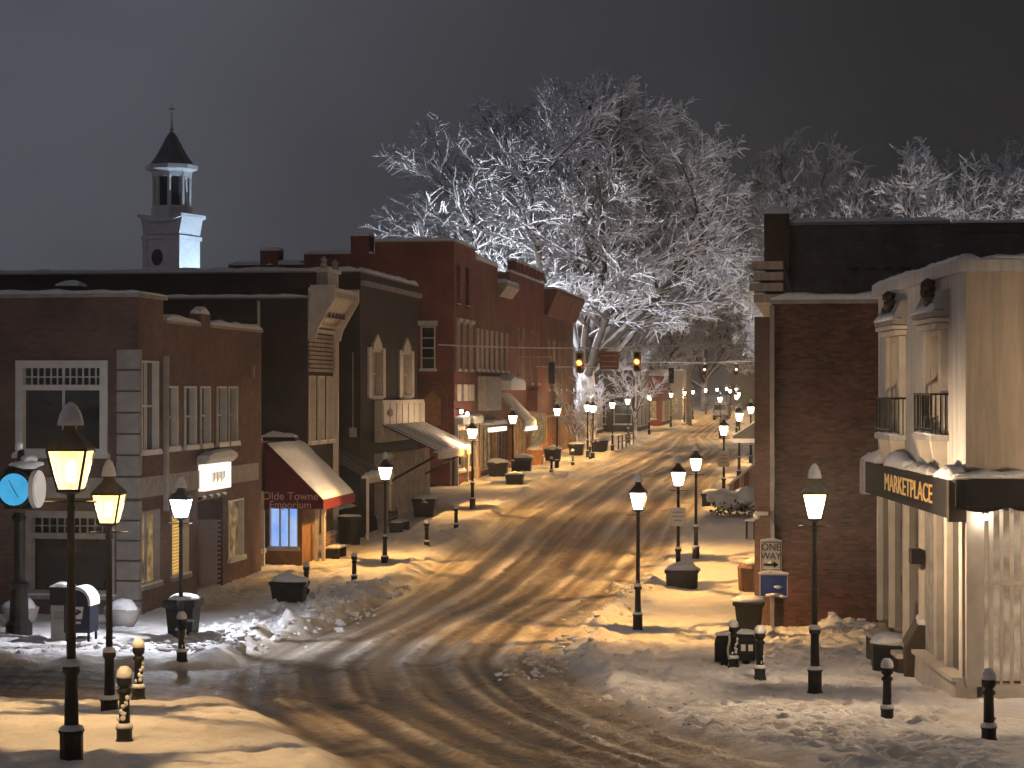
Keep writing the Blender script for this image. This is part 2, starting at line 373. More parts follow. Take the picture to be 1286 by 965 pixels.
def tag(o, label=None, cat=None, group=None, kind=None):
    for k, v in (('label', label), ('category', cat), ('group', group), ('kind', kind)):
        if v: o[k] = v
    return o

def text(name, body, mat, parent, loc, rot, size, align='CENTER', sx=1.0, ext=0.004):
    c = bpy.data.curves.new(name, 'FONT'); c.body = body; c.size = size; c.align_x = align; c.align_y = 'CENTER'; c.extrude = ext
    c.materials.append(M[mat]); tmp = bpy.data.objects.new('tmp', c); col.objects.link(tmp)
    bpy.context.view_layer.update()
    me = bpy.data.meshes.new_from_object(tmp.evaluated_get(bpy.context.evaluated_depsgraph_get())); bpy.data.objects.remove(tmp)
    me.name = name; o = bpy.data.objects.new(name, me); put(o, parent)
    b = BASE[parent.name]; o.location = Vector(loc) - b; o.rotation_euler = rot; o.scale = (sx, 1, 1); BASE[o.name] = b
    return o

def wall_holes(mb, F, a0, a1, z0, z1, holes, depth=0.22):
    """wall sheet with rectangular openings and real reveals"""
    A = sorted({a0, a1, *[h[0] for h in holes], *[h[1] for h in holes]}); Z = sorted({z0, z1, *[h[2] for h in holes], *[h[3] for h in holes]})
    A = [a for a in A if a0 <= a <= a1]; Z = [z for z in Z if z0 <= z <= z1]
    for i in range(len(A) - 1):
        for j in range(len(Z) - 1):
            ca, cz = (A[i] + A[i + 1]) / 2, (Z[j] + Z[j + 1]) / 2
            if any(h[0] < ca < h[1] and h[2] < cz < h[3] for h in holes): continue
            mb.quad(F.p(A[i], 0, Z[j]), F.p(A[i + 1], 0, Z[j]), F.p(A[i + 1], 0, Z[j + 1]), F.p(A[i], 0, Z[j + 1]))
    for h in holes:
        b0, b1, y0, y1 = h[:4]; d = -(h[4] if len(h) > 4 else depth)
        mb.quad(F.p(b0, 0, y0), F.p(b0, d, y0), F.p(b0, d, y1), F.p(b0, 0, y1))
        mb.quad(F.p(b1, 0, y0), F.p(b1, 0, y1), F.p(b1, d, y1), F.p(b1, d, y0))
        mb.quad(F.p(b0, 0, y0), F.p(b1, 0, y0), F.p(b1, d, y0), F.p(b0, d, y0))
        mb.quad(F.p(b0, 0, y1), F.p(b0, d, y1), F.p(b1, d, y1), F.p(b1, 0, y1))

def window(F, h, parent, frame='white', pane='glass', fw=0.09, nx=1, nz=2, casing=0.06, sill=True, depth=0.22, transom=None, snow=True, hood=None, label=None):
    """frame (jambs, head, rails, muntins) in an opening h, with pane and sill"""
    if not transom: fw *= 0.62; casing *= 0.6
    a0, a1, z0, z1 = h[:4]; mb = MB(); o0, o1 = -depth + 0.04, casing
    mb.box(F, a0, a0 + fw, o0, o1, z0, z1).box(F, a1 - fw, a1, o0, o1, z0, z1)
    mb.box(F, a0 + fw, a1 - fw, o0, o1, z1 - fw, z1).box(F, a0 + fw, a1 - fw, o0, o1, z0, z0 + fw * 0.7)
    i0, i1, k0, k1 = a0 + fw, a1 - fw, z0 + fw * 0.7, z1 - fw
    for i in range(1, nx):
        x = i0 + (i1 - i0) * i / nx; mb.box(F, x - 0.03, x + 0.03, o0, o0 + 0.09, k0, k1)
    for j in range(1, nz):
        z = k0 + (k1 - k0) * j / nz; mb.box(F, i0, i1, o0 + 0.003, o0 + 0.075, z - 0.03, z + 0.03)
    if transom:
        zt, m = transom
        mb.box(F, i0, i1, o0, o1 - 0.02, zt - 0.13, zt + 0.03)
        for i in range(1, m):
            x = i0 + (i1 - i0) * i / m; mb.box(F, x - 0.018, x + 0.018, o0, o0 + 0.06, zt, k1)
        zc = (zt + k1) / 2; mb.box(F, i0, i1, o0 + 0.002, o0 + 0.055, zc - 0.018, zc + 0.018)
    w = mb.build('window', frame, parent)
    if label: w['label'] = label
    MB().box(F, i0, i1, o0 - 0.02, o0 + 0.012, k0, k1).build('pane', pane, w)
    if sill:
        MB().box(F, a0 - 0.08, a1 + 0.08, -0.05, casing + 0.08, z0 - 0.11, z0 - 0.002).build('sill', frame, w)
        if snow: MB().box(F, a0 - 0.05, a1 + 0.05, casing * 0.2, casing + 0.07, z0, z0 + 0.05).build('sill_snow', 'snow', w)
    if hood:
        MB().prof(F, a0 - 0.12, a1 + 0.12, [(0, z1 + 0.02), (0.12, z1 + 0.05), (0.2, z1 + 0.2), (0.2, z1 + 0.26), (0, z1 + 0.3)]).build('hood', hood, w)
    return w

GV = [-60, 0, 12, 23, 33, 45, 56, 66, 75, 85, 94, 115, 152, 200, 290, 400, 900]
GZ = [4.6, 3.6, 3.1, 2.2, 1.25, 0.45, 0.0, 0.1, 0.3, 0.6, 1.0, 1.5, 1.75, 2.2, 2.9, 3.3, 4.5]
_vv = np.arange(-60, 900, 0.5); _zz = np.interp(_vv, GV, GZ)
_k = np.exp(-0.5 * (np.arange(-12, 13) / 5.0) ** 2); _k /= _k.sum()
_zz = np.convolve(np.pad(_zz, 12, mode='edge'), _k, mode='valid')
def G(v): return float(np.interp(v, _vv, _zz))
KERB = 0.13
def gz(v): return G(v) + KERB           # top of the snow on the pavement

# ------------------------------------------------------------------ ground: one height field cut into road, pavements and open ground
nrs = np.random.RandomState(3)
_tab = nrs.rand(256, 256)
def vnoise(x, y):
    xi = np.floor(x).astype(int); yi = np.floor(y).astype(int); fx = x - xi; fy = y - yi
    fx = fx * fx * (3 - 2 * fx); fy = fy * fy * (3 - 2 * fy)
    a = _tab[xi % 256, yi % 256]; b = _tab[(xi + 1) % 256, yi % 256]; c = _tab[xi % 256, (yi + 1) % 256]; d = _tab[(xi + 1) % 256, (yi + 1) % 256]
    return (a * (1 - fx) + b * fx) * (1 - fy) + (c * (1 - fx) + d * fx) * fy - 0.5
def fbm(x, y, o=4):
    s = 0; k = 1.0
    for i in range(o):
        s = s + vnoise(x + 17.3 * i, y + 9.1 * i) * k; x = x * 2.03; y = y * 2.03; k *= 0.5
    return s
def sstep(a, b, x):
    t = np.clip((x - a) / (b - a), 0, 1); return t * t * (3 - 2 * t)

RLv = [-60, 0, 14, 24, 32, 36, 42, 45, 52, 60, 71, 88, 160, 900]
RLu = [1.0, 1.0, -2.2, -5.6, -8.8, -10.6, -12.2, -13.0, -13.7, -13.7, -13.7, -14.6, -14.9, -15.4]
RRv = [-60, 0, 14, 24, 29, 38, 47.5, 57, 66, 80, 165, 195, 290, 900]
RRu = [10.0, 7.5, 3.0, 0.3, -1.5, -3.9, -6.0, -6.6, -5.9, -5.7, -5.7, -9.6, -12.4, -13]
def road_sd(u, v):
    uL = np.interp(v, RLv, RLu); uR = np.interp(v, RRv, RRu)
    wob = 0.35 * fbm(u * 0.05 + 3, v * 0.45, 3)
    d1 = np.maximum(uL - u, u - uR) + wob
    d2 = np.maximum(np.maximum(v - 42.5, 33.8 - v), u + 11.0) + 0.3 * fbm(u * 0.5, v * 0.5 + 7, 2)
    k = 1.2; h = np.clip(0.5 + 0.5 * (d2 - d1) / k, 0, 1)
    return d2 * (1 - h) + d1 * h - k * h * (1 - h), uL, uR

def relief(u, v):
    """height above the smooth profile G, and how worn the snow is"""
    sd, uL, uR = road_sd(u, v)
    kerb = KERB * sstep(-0.15, 0.3, sd)
    lump = fbm(u * 1.7, v * 1.7, 4); fine = fbm(u * 5, v * 5, 3)
    # ploughed banks along the kerbs
    amp = 0.02 + 0.12 * sstep(36, 46, v)
    left = u < (uL + uR) / 2
    amp = amp + np.where(left, 0.16 * np.exp(-((v - 56) / 8.0) ** 2), 0.10 * np.exp(-((v - 60) / 6.0) ** 2) + 0.05 * np.exp(-((v - 44) / 6.0) ** 2))
    bank = amp * np.exp(-((sd - 0.55) / 0.5) ** 2) * np.clip(0.55 + 1.6 * lump, 0, 1.6)
    big = np.where(left, 0.14, 0.0) * np.exp(-((u + 15.2) / 1.1) ** 2) * np.exp(-((v - 55) / 6.0) ** 2) * np.clip(0.4 + 2 * lump, 0, 1.5)
    pile = 0.42 * np.exp(-((v - 56.2) / 0.5) ** 2) * sstep(-0.5, 0.5, u) * np.clip(0.5 + 2 * fbm(u * 1.2, v * 1.2, 3), 0, 1.5)
    pv = sstep(0.1, 0.6, sd)
    trod = (0.10 - 0.07 * sstep(38, 34, v) * sstep(-4, -6, u)) * np.minimum(0, fbm(u * 2.6 + 5, v * 2.6, 2) + 0.05) * pv + 0.05 * fine * pv + 0.06 * lump * pv * (1 - 0.7 * sstep(38, 34, v) * sstep(-4, -6, u))
    # ruts and tracks: lines that keep their place across the road
    w = (u - uL) / (uR - uL); wob = 0.02 * fbm(v * 0.09 + 4, w * 2.0, 2) + 0.012 * fbm(v * 0.35, w * 3 + 2, 2)
    inr = sstep(0.15, -0.35, sd)
    dirt = np.zeros_like(u) + 0.36 + 0.20 * sstep(60, 36, v); rut = np.zeros_like(u)
    streak = fbm(w * 34, v * 0.10, 3); streak2 = fbm(w * 95, v * 0.22 + 5, 3)
    brk = 0.55 + 0.9 * np.clip(0.5 + fbm(w * 9 + 31, v * 0.11 + 2, 2) * 1.6, 0, 1)
    for c, wd, s in ((0.07, 0.034, 0.7), (0.14, 0.026, 0.5), (0.25, 0.038, 1.0), (0.36, 0.018, 0.6), (0.43, 0.038, 1.0), (0.52, 0.014, 0.35),
                     (0.59, 0.034, 0.95), (0.70, 0.016, 0.5), (0.76, 0.028, 0.85), (0.88, 0.022, 0.55)):
        g = np.exp(-((w + wob - c) / wd) ** 2); dirt = dirt + 0.36 * s * g * brk; rut = rut - 0.028 * s * g
        e = np.exp(-((w + wob - c - 2.1 * wd) / (0.5 * wd)) ** 2); dirt = dirt - 0.20 * s * e; rut = rut + 0.035 * s * e * (1 + 1.5 * fine)
    # turning tracks between the side street and the near end of the road
    for cx, cy, rad, wd, s in ((-17.5, 29.0, 9.5, 0.16, 0.8), (-17.5, 29.0, 11.1, 0.17, 0.8), (-18.0, 50.0, 10.2, 0.18, 0.6), (-18.0, 50.0, 8.6, 0.16, 0.6),
                               (7.5, 40.0, 12.6, 0.14, 0.5), (7.5, 40.0, 14.2, 0.14, 0.5), (-24, 22, 19.5, 0.2, 0.5), (-24, 22, 21.0, 0.2, 0.5)):
        r = np.hypot(u - cx, v - cy) + 0.15 * fbm(u * 0.3, v * 0.3, 2); g = np.exp(-((r - rad) / wd) ** 2) * sstep(52, 46, v)
        dirt = dirt + 0.28 * s * g; rut = rut - 0.02 * s * g
    dirt = dirt + 0.30 * streak + 0.13 * streak2 + 0.22 * fbm(u * 0.35, v * 0.2, 3) + 0.12 * fine
    side = sstep(-12.0, -15.0, u) * sstep(47, 43, v)
    dirt = dirt + 0.18 * side * (1 + fbm(u * 0.7, v * 2.4, 3))
    churn = np.exp(-((sd + 0.1) / 0.35) ** 2)
    dirt_p = 0.03 + 0.22 * np.clip(fbm(u * 0.9 + 9, v * 0.9, 4), 0, 1) + 0.30 * churn * np.clip(0.5 + lump, 0, 1)
    # a trodden path worn down to slush in front of the left shops
    path = np.exp(-((u + 18.0) / 0.8) ** 2) * sstep(56, 60, v) * sstep(84, 78, v) * np.clip(0.6 + fbm(u, v * 0.6, 3), 0, 1)
    dirt_p = dirt_p + 0.45 * path
    dirt = np.clip(dirt * inr + dirt_p * (1 - inr), 0, 1)
    hgt = kerb + bank + big + pile + trod - 0.10 * path * pv + inr * (rut + 0.03 * streak + 0.015 * streak2 + 0.03 * fine + 0.06 * np.clip(churn, 0, 1) * lump)
    return hgt, dirt, sd

us = np.concatenate([-np.geomspace(450, 26, 26), np.arange(-25, 6.5, 0.075), np.geomspace(7, 450, 30)])
vs = np.concatenate([np.array([-58, -40, -25, -12, -4, 3, 8, 12, 15, 17]), np.arange(18.5, 46, 0.085), np.arange(46, 75, 0.13), np.arange(75, 125, 0.3),
                     np.arange(125.5, 300, 1.5), np.geomspace(303, 850, 24)])
U, V = np.meshgrid(us, vs, indexing='ij')
Hh, Dd, SD = relief(U, V)
fp_r = np.random.RandomState(9)
for _ in range(2600):
    if _ % 3: fu, fv = fp_r.uniform(-5.0, 2.2), fp_r.uniform(24, 57)
    elif _ % 2: fu, fv = fp_r.uniform(-19, -14), fp_r.uniform(43, 90)
    else: fu, fv = fp_r.uniform(-14, -6), fp_r.uniform(22, 33)
    rr = fp_r.uniform(.09, .19); dp = fp_r.uniform(.03, .09) * (0.45 if fv < 34 and fu < -5.5 else 1)
    i0, i1 = np.searchsorted(us, (fu - .6, fu + .6)); j0, j1 = np.searchsorted(vs, (fv - .6, fv + .6))
    if i1 <= i0 or j1 <= j0: continue
    q = ((U[i0:i1, j0:j1] - fu) ** 2 + ((V[i0:i1, j0:j1] - fv) * .75) ** 2) / rr ** 2
    Hh[i0:i1, j0:j1] += (-dp * np.exp(-q ** 2) + .35 * dp * np.exp(-((np.sqrt(q) - 1.5) / .35) ** 2)) * sstep(.1, .5, SD[i0:i1, j0:j1])
near = sstep(30, 24, np.abs(U + 9)) * sstep(420, 300, V)
Z = np.interp(V, _vv, _zz) + Hh * near + KERB * (1 - near) * (SD > 0)
ni, nj = U.shape
idx = np.arange(ni * nj).reshape(ni, nj)
quads = np.stack([idx[:-1, :-1], idx[1:, :-1], idx[1:, 1:], idx[:-1, 1:]], -1).reshape(-1, 4)
cu = ((us[:-1] + us[1:]) / 2)[:, None] + 0 * vs[None, :-1]; cv = ((vs[:-1] + vs[1:]) / 2)[None, :] + 0 * us[:-1, None]
csd = road_sd(cu, cv)[0]
far = ((np.abs(cu + 9) > 30) | (cv > 420) | (cv < 10)).ravel()
isroad = (csd < 0.1).ravel() & ~far
isleft = (cu < -9).ravel()
P3 = np.stack([U, V, Z], -1).reshape(-1, 3); DV = Dd.reshape(-1)
def sheet(name, mask):
    q = quads[mask]; used, inv = np.unique(q, return_inverse=True); q = inv.reshape(-1, 4)
    me = bpy.data.meshes.new(name); me.vertices.add(len(used)); me.vertices.foreach_set('co', P3[used].ravel())
    me.loops.add(q.size); me.loops.foreach_set('vertex_index', q.ravel().astype(np.int32))
    me.polygons.add(len(q)); me.polygons.foreach_set('loop_start', np.arange(0, q.size, 4, dtype=np.int32))
    me.polygons.foreach_set('use_smooth', np.ones(len(q), bool))
    me.update(calc_edges=True)
    at = me.attributes.new('dirt', 'FLOAT', 'POINT'); at.data.foreach_set('value', DV[used].astype(np.float32))
    me.materials.append(M['ground']); o = bpy.data.objects.new(name, me); put(o); o['kind'] = 'structure'; return o
sheet('road', isroad)
sheet('pavement_left', ~isroad & ~far & isleft)
sheet('pavement_right', ~isroad & ~far & ~isleft)
sheet('ground', far)

def gz(v, u=None):
    if u is None: return G(v) + KERB
    h, _, _ = relief(np.array([[u]]), np.array([[v]])); return G(v) + float(h[0, 0])
def foot(u, v): return min(gz(v, u + a) for a in (-0.15, 0, 0.15)) - 0.02

# loose lumps of ploughed snow
mb = MB(); g = random.Random(5)
def lumps(n, fu, fv, smin, smax):
    for i in range(n):
        u, v = fu(), fv(); s = g.uniform(smin, smax) * (0.6 + 0.8 * g.random() ** 3)
        mb.blob(u, v, gz(v, u) + s * 0.15, s * g.uniform(0.7, 1.3), s * g.uniform(0.7, 1.3), s * g.uniform(0.5, 0.85), g.random(), 0.36, True)
lumps(900, lambda: g.gauss(-14.7, 0.75), lambda: g.uniform(46, 67), 0.04, 0.15)
lumps(260, lambda: g.gauss(-6.0, 0.5), lambda: g.uniform(42, 70), 0.04, 0.13)
lumps(90, lambda: g.uniform(0.2, 4.0), lambda: g.gauss(56.2, 0.3), 0.08, 0.24)
lumps(60, lambda: g.gauss(-2.6, 1.4), lambda: g.uniform(30, 40), 0.03, 0.08)
lumps(60, lambda: g.gauss(-16.8, 1.2), lambda: g.uniform(45, 50), 0.04, 0.14)
tag(mb.build('snow_lumps', 'snow', smooth=False, fix=False), 'loose white lumps of ploughed snow along the kerbs', 'snow', kind='stuff')

# ------------------------------------------------------------------ buildings
def shell(parent, mat, u0, u1, v0, v1, z0, z1, front, hf=(), hs=(), roof_drop=0.35, cap=0.09, name='wall', capw=0.12, cap_front=True, cap_side=True, roofs=True, rd=0.22):
    mb = MB()
    fu = u1 if front == 'L' else u0; bu = u0 if front == 'L' else u1
    wall_holes(mb, FL(fu) if front == 'L' else FR(fu), v0, v1, z0, z1, list(hf), rd)
    wall_holes(mb, FS(v0), u0, u1, z0, z1, list(hs), rd)
    mb.quad((bu, v0, z0), (bu, v1, z0), (bu, v1, z1), (bu, v0, z1))
    mb.quad((u0, v1, z0), (u1, v1, z0), (u1, v1, z1), (u0, v1, z1))
    w = mb.build(name, mat, parent, fix=False)
    if roofs:
        MB().box(XYZ, u0 + 0.01, u1 - 0.01, v0 + 0.01, v1 - 0.01, z1 - roof_drop - 0.15, z1 - roof_drop).build('roof', 'snow', parent)
    if cap:
        MB().box(XYZ, u0 + .02, u1 - .02, v0 - 0.05, v0 + 0.28, z1, z1 + 0.06).build('coping', 'stone', parent) if cap_side else None
        a = 0.28 if cap_side else -0.02
        (MB().box(XYZ, fu - 0.28, fu + 0.05, v0 + a, v1, z1, z1 + 0.06) if front == 'L' else MB().box(XYZ, fu - 0.05, fu + 0.28, v0 + a, v1, z1, z1 + 0.06)).build('coping', 'stone', parent) if cap_front else None
        if cap_side: snow_strip(parent, u0 + .03, u1 - .02, v0 - 0.04, v0 + 0.26, z1 + 0.06, cap)
        if cap_front:
            if front == 'L': snow_strip(parent, fu - 0.26, fu + 0.04, v0 + a + .01, v1, z1 + 0.06, cap)
            else: snow_strip(parent, fu - 0.04, fu + 0.26, v0 + a + .01, v1, z1 + 0.06, cap)
    return w

def snow_strip(parent, u0, u1, v0, v1, z, t, name='snow_cap'):
    """a lying ridge of snow with an uneven crest"""
    mb = MB(); lx, ly = u1 - u0, v1 - v0; along_v = ly > lx
    n = max(3, int((ly if along_v else lx) / 0.45)); prof = [(0, 0), (0.02, 0.7), (0.25, 1.0), (0.75, 1.0), (0.98, 0.7), (1, 0)]
    rings = []
    for i in range(n + 1):
        k = i / n; h = t * 1.5 * (0.7 + 0.5 * rng.random()) * (0.35 if i in (0, n) else 1); e = rng.uniform(-0.02, 0.02)
        base = len(mb.v)
        for x, y in prof:
            if along_v: mb.v.append((u0 + x * lx + e * (x - .5), v0 + k * ly, z + y * h))
            else: mb.v.append((u0 + k * lx, v0 + x * ly + e * (x - .5), z + y * h))
        rings.append(base)
    m = len(prof)
    for a, b in zip(rings[:-1], rings[1:]):
        for i in range(m): mb.f.append((a + i, a + (i + 1) % m, b + (i + 1) % m, b + i))
    mb.f.append(tuple(rings[0] + i for i in range(m))); mb.f.append(tuple(rings[-1] + i for i in range(m)))
    return mb.build(name, 'snow', parent, smooth=False)

UL = -19.3
# --- corner building (brown brick, stone blocks at the corner)
b1 = thing('corner_building', 'two-storey brown brick corner building with stone corner blocks, behind the left street clock', 'building', (UL, 57, 0))
F, S = FL(UL), FS(57.0)
hf = [(57.25, 58.8, 4.82, 7.45)] + [(a, b, 4.86, 6.72) for a, b in ((59.55, 60.6), (61.3, 62.45), (62.95, 63.98), (64.75, 65.77), (66.1, 67.09))]
hg = [(57.2, 58.9, 0.95, 3.1), (60.0, 61.75, 0.95, 3.0), (66.1, 67.9, 1.0, 2.95)]
door = (62.7, 65.5, 0.02, 3.1, 1.1)
hs = [(-22.95, -20.2, 4.75, 7.45), (-22.65, -19.98, 0.7, 3.12)]
shell(b1, 'brick_brown', -44, UL, 57, 70.2, -0.3, 8.6, 'L', hf + hg + [door], hs, cap=0.0)
window(F, hf[0], b1, nx=2, nz=2)
for h in hf[1:]: window(F, h, b1, nx=1, nz=2, fw=0.10, casing=0.09)
window(F, hg[0], b1, 'stone', 'litwarm', nx=2, nz=1); window(F, hg[1], b1, 'stone', 'litblind', nx=1, nz=1); window(F, hg[2], b1, 'white', 'litwarm', nx=1, nz=1)
window(S, hs[0], b1, 'white', 'glass', fw=0.22, nx=2, nz=1, transom=(6.72, 12), casing=0.09, label='wide white window with small panes along the top')
window(S, hs[1], b1, 'stone', 'glass', fw=0.2, nx=2, nz=1, transom=(2.45, 10), casing=0.07)
MB().box(F, 62.75, 64.4, -1.08, -1.0, 0.05, 3.05).build('door', 'darkwood', b1)
dp = MB().box(F, 64.45, 65.45, -1.08, -1.02, 0.05, 3.05).build('door_panel', 'glass_grey', b1)
# pale painted bricks on the door recess, which face the camera
k = 0
me_brick = None
for r in range(30):
    z = 0.12 + r * 0.075
    for c in range(5):
        a = UL - 1.02 + c * 0.212 + (0.106 if r % 2 else 0)
        if a + 0.2 > UL + 0.0: continue
        if me_brick is None:
            o = MB().box(Face(0, 0, 1, 0, 0, -1), 0, 0.2, 0, 0.03, 0, 0.066).build('brick', 'brick_pale', None); me_brick = o.data; put(o, None) if False else None; o.parent = b1
        else: o = bpy.data.objects.new('brick', me_brick); put(o, b1)
        o.location = Vector((a, 65.5, z)) - BASE[b1.name]
# tall parapet block on the corner, lower parapet with a pier along the street
mb = MB(); mb.box(XYZ, -44, UL + .012, 56.985, 59.25, 8.6, 9.26); mb.build('parapet', 'brick_brown', b1)
MB().box(XYZ, -44, UL + .12, 56.86, 59.36, 9.26, 9.36).build('coping', 'stone', b1); snow_strip(b1, -44, UL + .1, 56.88, 59.34, 9.36, 0.10)
MB().box(XYZ, UL - .3, UL + .07, 59.4, 62.9, 8.6, 8.68).build('coping', 'stone', b1); snow_strip(b1, UL - .29, UL + .06, 59.42, 62.9, 8.68, 0.12)
MB().box(XYZ, UL - .35, UL + .05, 62.95, 63.9, 8.6, 9.0).build('pier', 'brick_brown', b1); snow_strip(b1, UL - .33, UL + .04, 62.97, 63.88, 9.0, 0.22)
MB().box(XYZ, UL - .3, UL + .07, 63.95, 70.2, 8.6, 8.68).build('coping', 'stone', b1); snow_strip(b1, UL - .29, UL + .06, 63.97, 70.2, 8.68, 0.12)
MB().box(F, 59.3, 59.5, 0.0, 0.12, 3.0, 7.6).build('downpipe', 'stone', b1)
MB().box(F, 68.9, 69.0, 0.0, 0.1, 7.0, 7.45).build('vent', 'stone', b1)
# belt course and stone blocks
MB().box(F, 57.03, 62.7, 0.0, 0.07, 3.5, 4.08).build('belt_course', 'stone', b1); MB().box(F, 65.9, 69.6, 0.0, 0.07, 3.5, 4.08).build('belt_course', 'stone', b1)
MB().box(S, -44, UL + 0.07, 0.0, 0.07, 3.5, 4.08).build('belt_course', 'stone', b1)
mk = None
for z in [0.02 + i * 0.575 for i in range(6)] + [4.15 + i * 0.61 for i in range(6)]:
    hh = 0.52 if z < 4 else 0.56
    MB().box(S, -19.92, UL + 0.05, 0.0, 0.09, z, z + hh).build('stone_block', 'stone', b1, bevel=0.02)
    MB().box(F, 57.0 + 0.0, 57.22, 0.0, 0.05, z + 0.002, z + hh - 0.002).build('stone_block', 'stone', b1, bevel=0.015)
# lit sign box over the door
sg = MB().box(F, 62.75, 65.7, 0.02, 0.22, 3.42, 4.25).build('sign_box', 'litsign', b1); sg['label'] = 'lit sign box over the doorway'
MB().prof(F, 62.65, 65.8, [(0, 4.27), (0.26, 4.27), (0.42, 4.42), (0.42, 4.5), (0, 4.5)]).build('sign_cornice', 'white', b1)
snow_strip(b1, UL + .02, UL + .42, 62.68, 65.78, 4.5, 0.12)
mb = MB()
for i in range(9): mb.box(F, 63.6 + i * 0.16, 63.68 + i * 0.16, 0.222, 0.228, 3.66 + 0.05 * (i % 3), 3.98)
mb.build('sign_lettering', 'wood', b1)
mb = MB().box(F, 62.7, 65.7, 0.03, 0.12, 3.16, 3.24)
mb.build('sign_bracket', 'iron', b1)
for i in range(4): MB().blob(UL + 0.1, 63.1 + i * 0.75, 3.22, 0.08, 0.12, 0.06, i, low=True).build('snow_clod', 'snow', b1, smooth=True)
# chimney stub and roof steps behind the corner building
b1c = thing('chimney', 'small brick chimney with snow on top, on the corner building roof', 'chimney', (-24.6, 66, 8.2))
MB().box(XYZ, -25.0, -24.3, 65.6, 66.3, 8.2, 10.05).build('stack', 'brick_dark', b1c); snow_strip(b1c, -25.05, -24.25, 65.55, 66.35, 10.05, 0.16)

# --- one-storey infill shop with the maroon awning
b2 = thing('awning_shop', 'one-storey shop between brick buildings, under a maroon awning, with blue-lit window', 'shop', (-19.7, 70.4, 0))
F2 = FL(-19.7)
hf = [(70.6, 71.9, 0.9, 3.0), (74.2, 76.3, 1.0, 3.1)]
shell(b2, 'darkwood', -30, -19.7, 70.2, 76.8, -0.3, 4.75, 'L', hf, (), cap=0.10, roof_drop=0.1, cap_side=False)
window(F2, hf[0], b2, 'cream', 'litwarm', nx=1, nz=1); window(F2, hf[1], b2, 'cream', 'litwarm', nx=2, nz=1)
# projecting bay that faces the camera, its window lit
S2 = FS(72.2)
mb = MB(); wall_holes(mb, S2, -19.7, -18.35, 0.0, 2.5, [(-19.55, -18.5, 0.95, 2.42)])
mb.quad((-18.35, 72.2, 0), (-18.35, 74.2, 0), (-18.35, 74.2, 2.5), (-18.35, 72.2, 2.5)); mb.quad((-19.7, 72.2, 2.5), (-18.35, 72.2, 2.5), (-18.35, 74.2, 2.5), (-19.7, 74.2, 2.5))
mb.build('bay', 'wood', b2, fix=False)
window(S2, (-19.55, -18.5, 0.95, 2.42), b2, 'white', 'litblue', fw=0.05, nx=3, nz=1, casing=0.03, label='shop window glowing blue')
mb = MB()
for a, zb in ((-18.2, 0), (-17.95, 0)): mb.box(FS(73.6), a, a + 0.12, 0, 0.12, 0.0, 2.45)
mb.build('post', 'cream', b2)
MB().box(FS(71.6), -19.78, -19.55, 0, 0.12, 0.0, 2.3).build('door_leaf', 'white', b2)
aw = thing('awning', 'maroon shop awning lettered on its side, thick snow on its slope', 'awning', (-19.7, 72, 4.75))
AS = FS(72.0)
MB().poly(AS, -0.02, 0.02, [(-19.68, 4.72), (-19.68, 2.36), (-17.52, 2.36), (-17.52, 2.62)]).build('side_panel', 'redcloth', aw)
MB().poly(FS(77.0), -0.02, 0.02, [(-19.68, 4.72), (-19.68, 2.36), (-17.52, 2.36), (-17.52, 2.62)]).build('side_panel', 'redcloth', aw)
MB().quad((-19.66, 72.0, 4.74), (-19.66, 77.0, 4.74), (-17.5, 77.0, 2.64), (-17.5, 72.0, 2.64)).quad((-17.5, 72, 2.64), (-17.5, 77, 2.64), (-17.5, 77, 2.34), (-17.5, 72, 2.34)).build('canopy', 'redcloth', aw, fix=False)
# snow on the slope, with one slab slid away
mb = MB(); n, m = 14, 18; grid = {}
for i in range(n + 1):
    for j in range(m + 1):
        a = i / n; b = j / m; t = 0.10 + 0.05 * vnoise(np.array(a * 6), np.array(b * 6)).item()
        if i in (0, n) or j in (0, m): t = 0.012
        if abs(a - 0.22 - 0.25 * b) < 0.05 and b < 0.55: t = 0.012
        grid[i, j] = len(mb.v); mb.v.append((-19.6 + a * 2.06 + t * .7, 72.03 + b * 4.94, 4.69 - a * 2.0 + t * .7))
for i in range(n):
    for j in range(m): mb.f.append((grid[i, j], grid[i + 1, j], grid[i + 1, j + 1], grid[i, j + 1]))
mb.build('snow_cover', 'snow', aw, smooth=True, fix=False)
text('lettering', 'Olde Towne', 'pinklet', aw, (-18.72, 71.965, 2.80), (R(90), 0, 0), 0.40, sx=1.0)
text('lettering', 'Emporium', 'pinklet', aw, (-18.72, 71.965, 2.49), (R(90), 0, 0), 0.37, sx=1.0)
MB().box(XYZ, -19.72, -18.5, 71.7, 72.0, 4.78, 4.92).build('fascia', 'blackcloth', aw); snow_strip(aw, -19.72, -18.5, 71.68, 71.98, 4.92, 0.13)

# --- narrow shop with the pressed-tin front and bracketed cornice
b3 = thing('tin_front_building', 'narrow two-storey building with a pressed tin front and a flared bracketed cornice', 'building', (UL, 76.8, 0))
F3 = FL(UL)
hw = [(76.95, 77.9, 4.6, 7.15), (78.35, 79.3, 4.6, 7.15), (79.75, 80.7, 4.6, 7.15)]
shell(b3, 'brick_dark', -44, UL, 76.8, 81.0, -0.3, 10.1, 'L', hw + [(77.2, 80.6, 0.9, 3.4)], (), cap=0.07, capw=.1, cap_front=False)
for h in hw: window(F3, h, b3, 'cream', 'glass', nx=1, nz=2, fw=0.13, casing=0.1)
window(F3, (77.2, 80.6, 0.9, 3.4), b3, 'wood', 'litwarm', nx=3, nz=1)
MB().box(F3, 77.0, 80.8, 0.03, 0.32, 0.05, 0.88).build('stall_riser', 'cream', b3); MB().box(F3, 76.95, 80.85, 0.02, 0.4, 0.89, 1.0).build('ledge', 'white', b3)
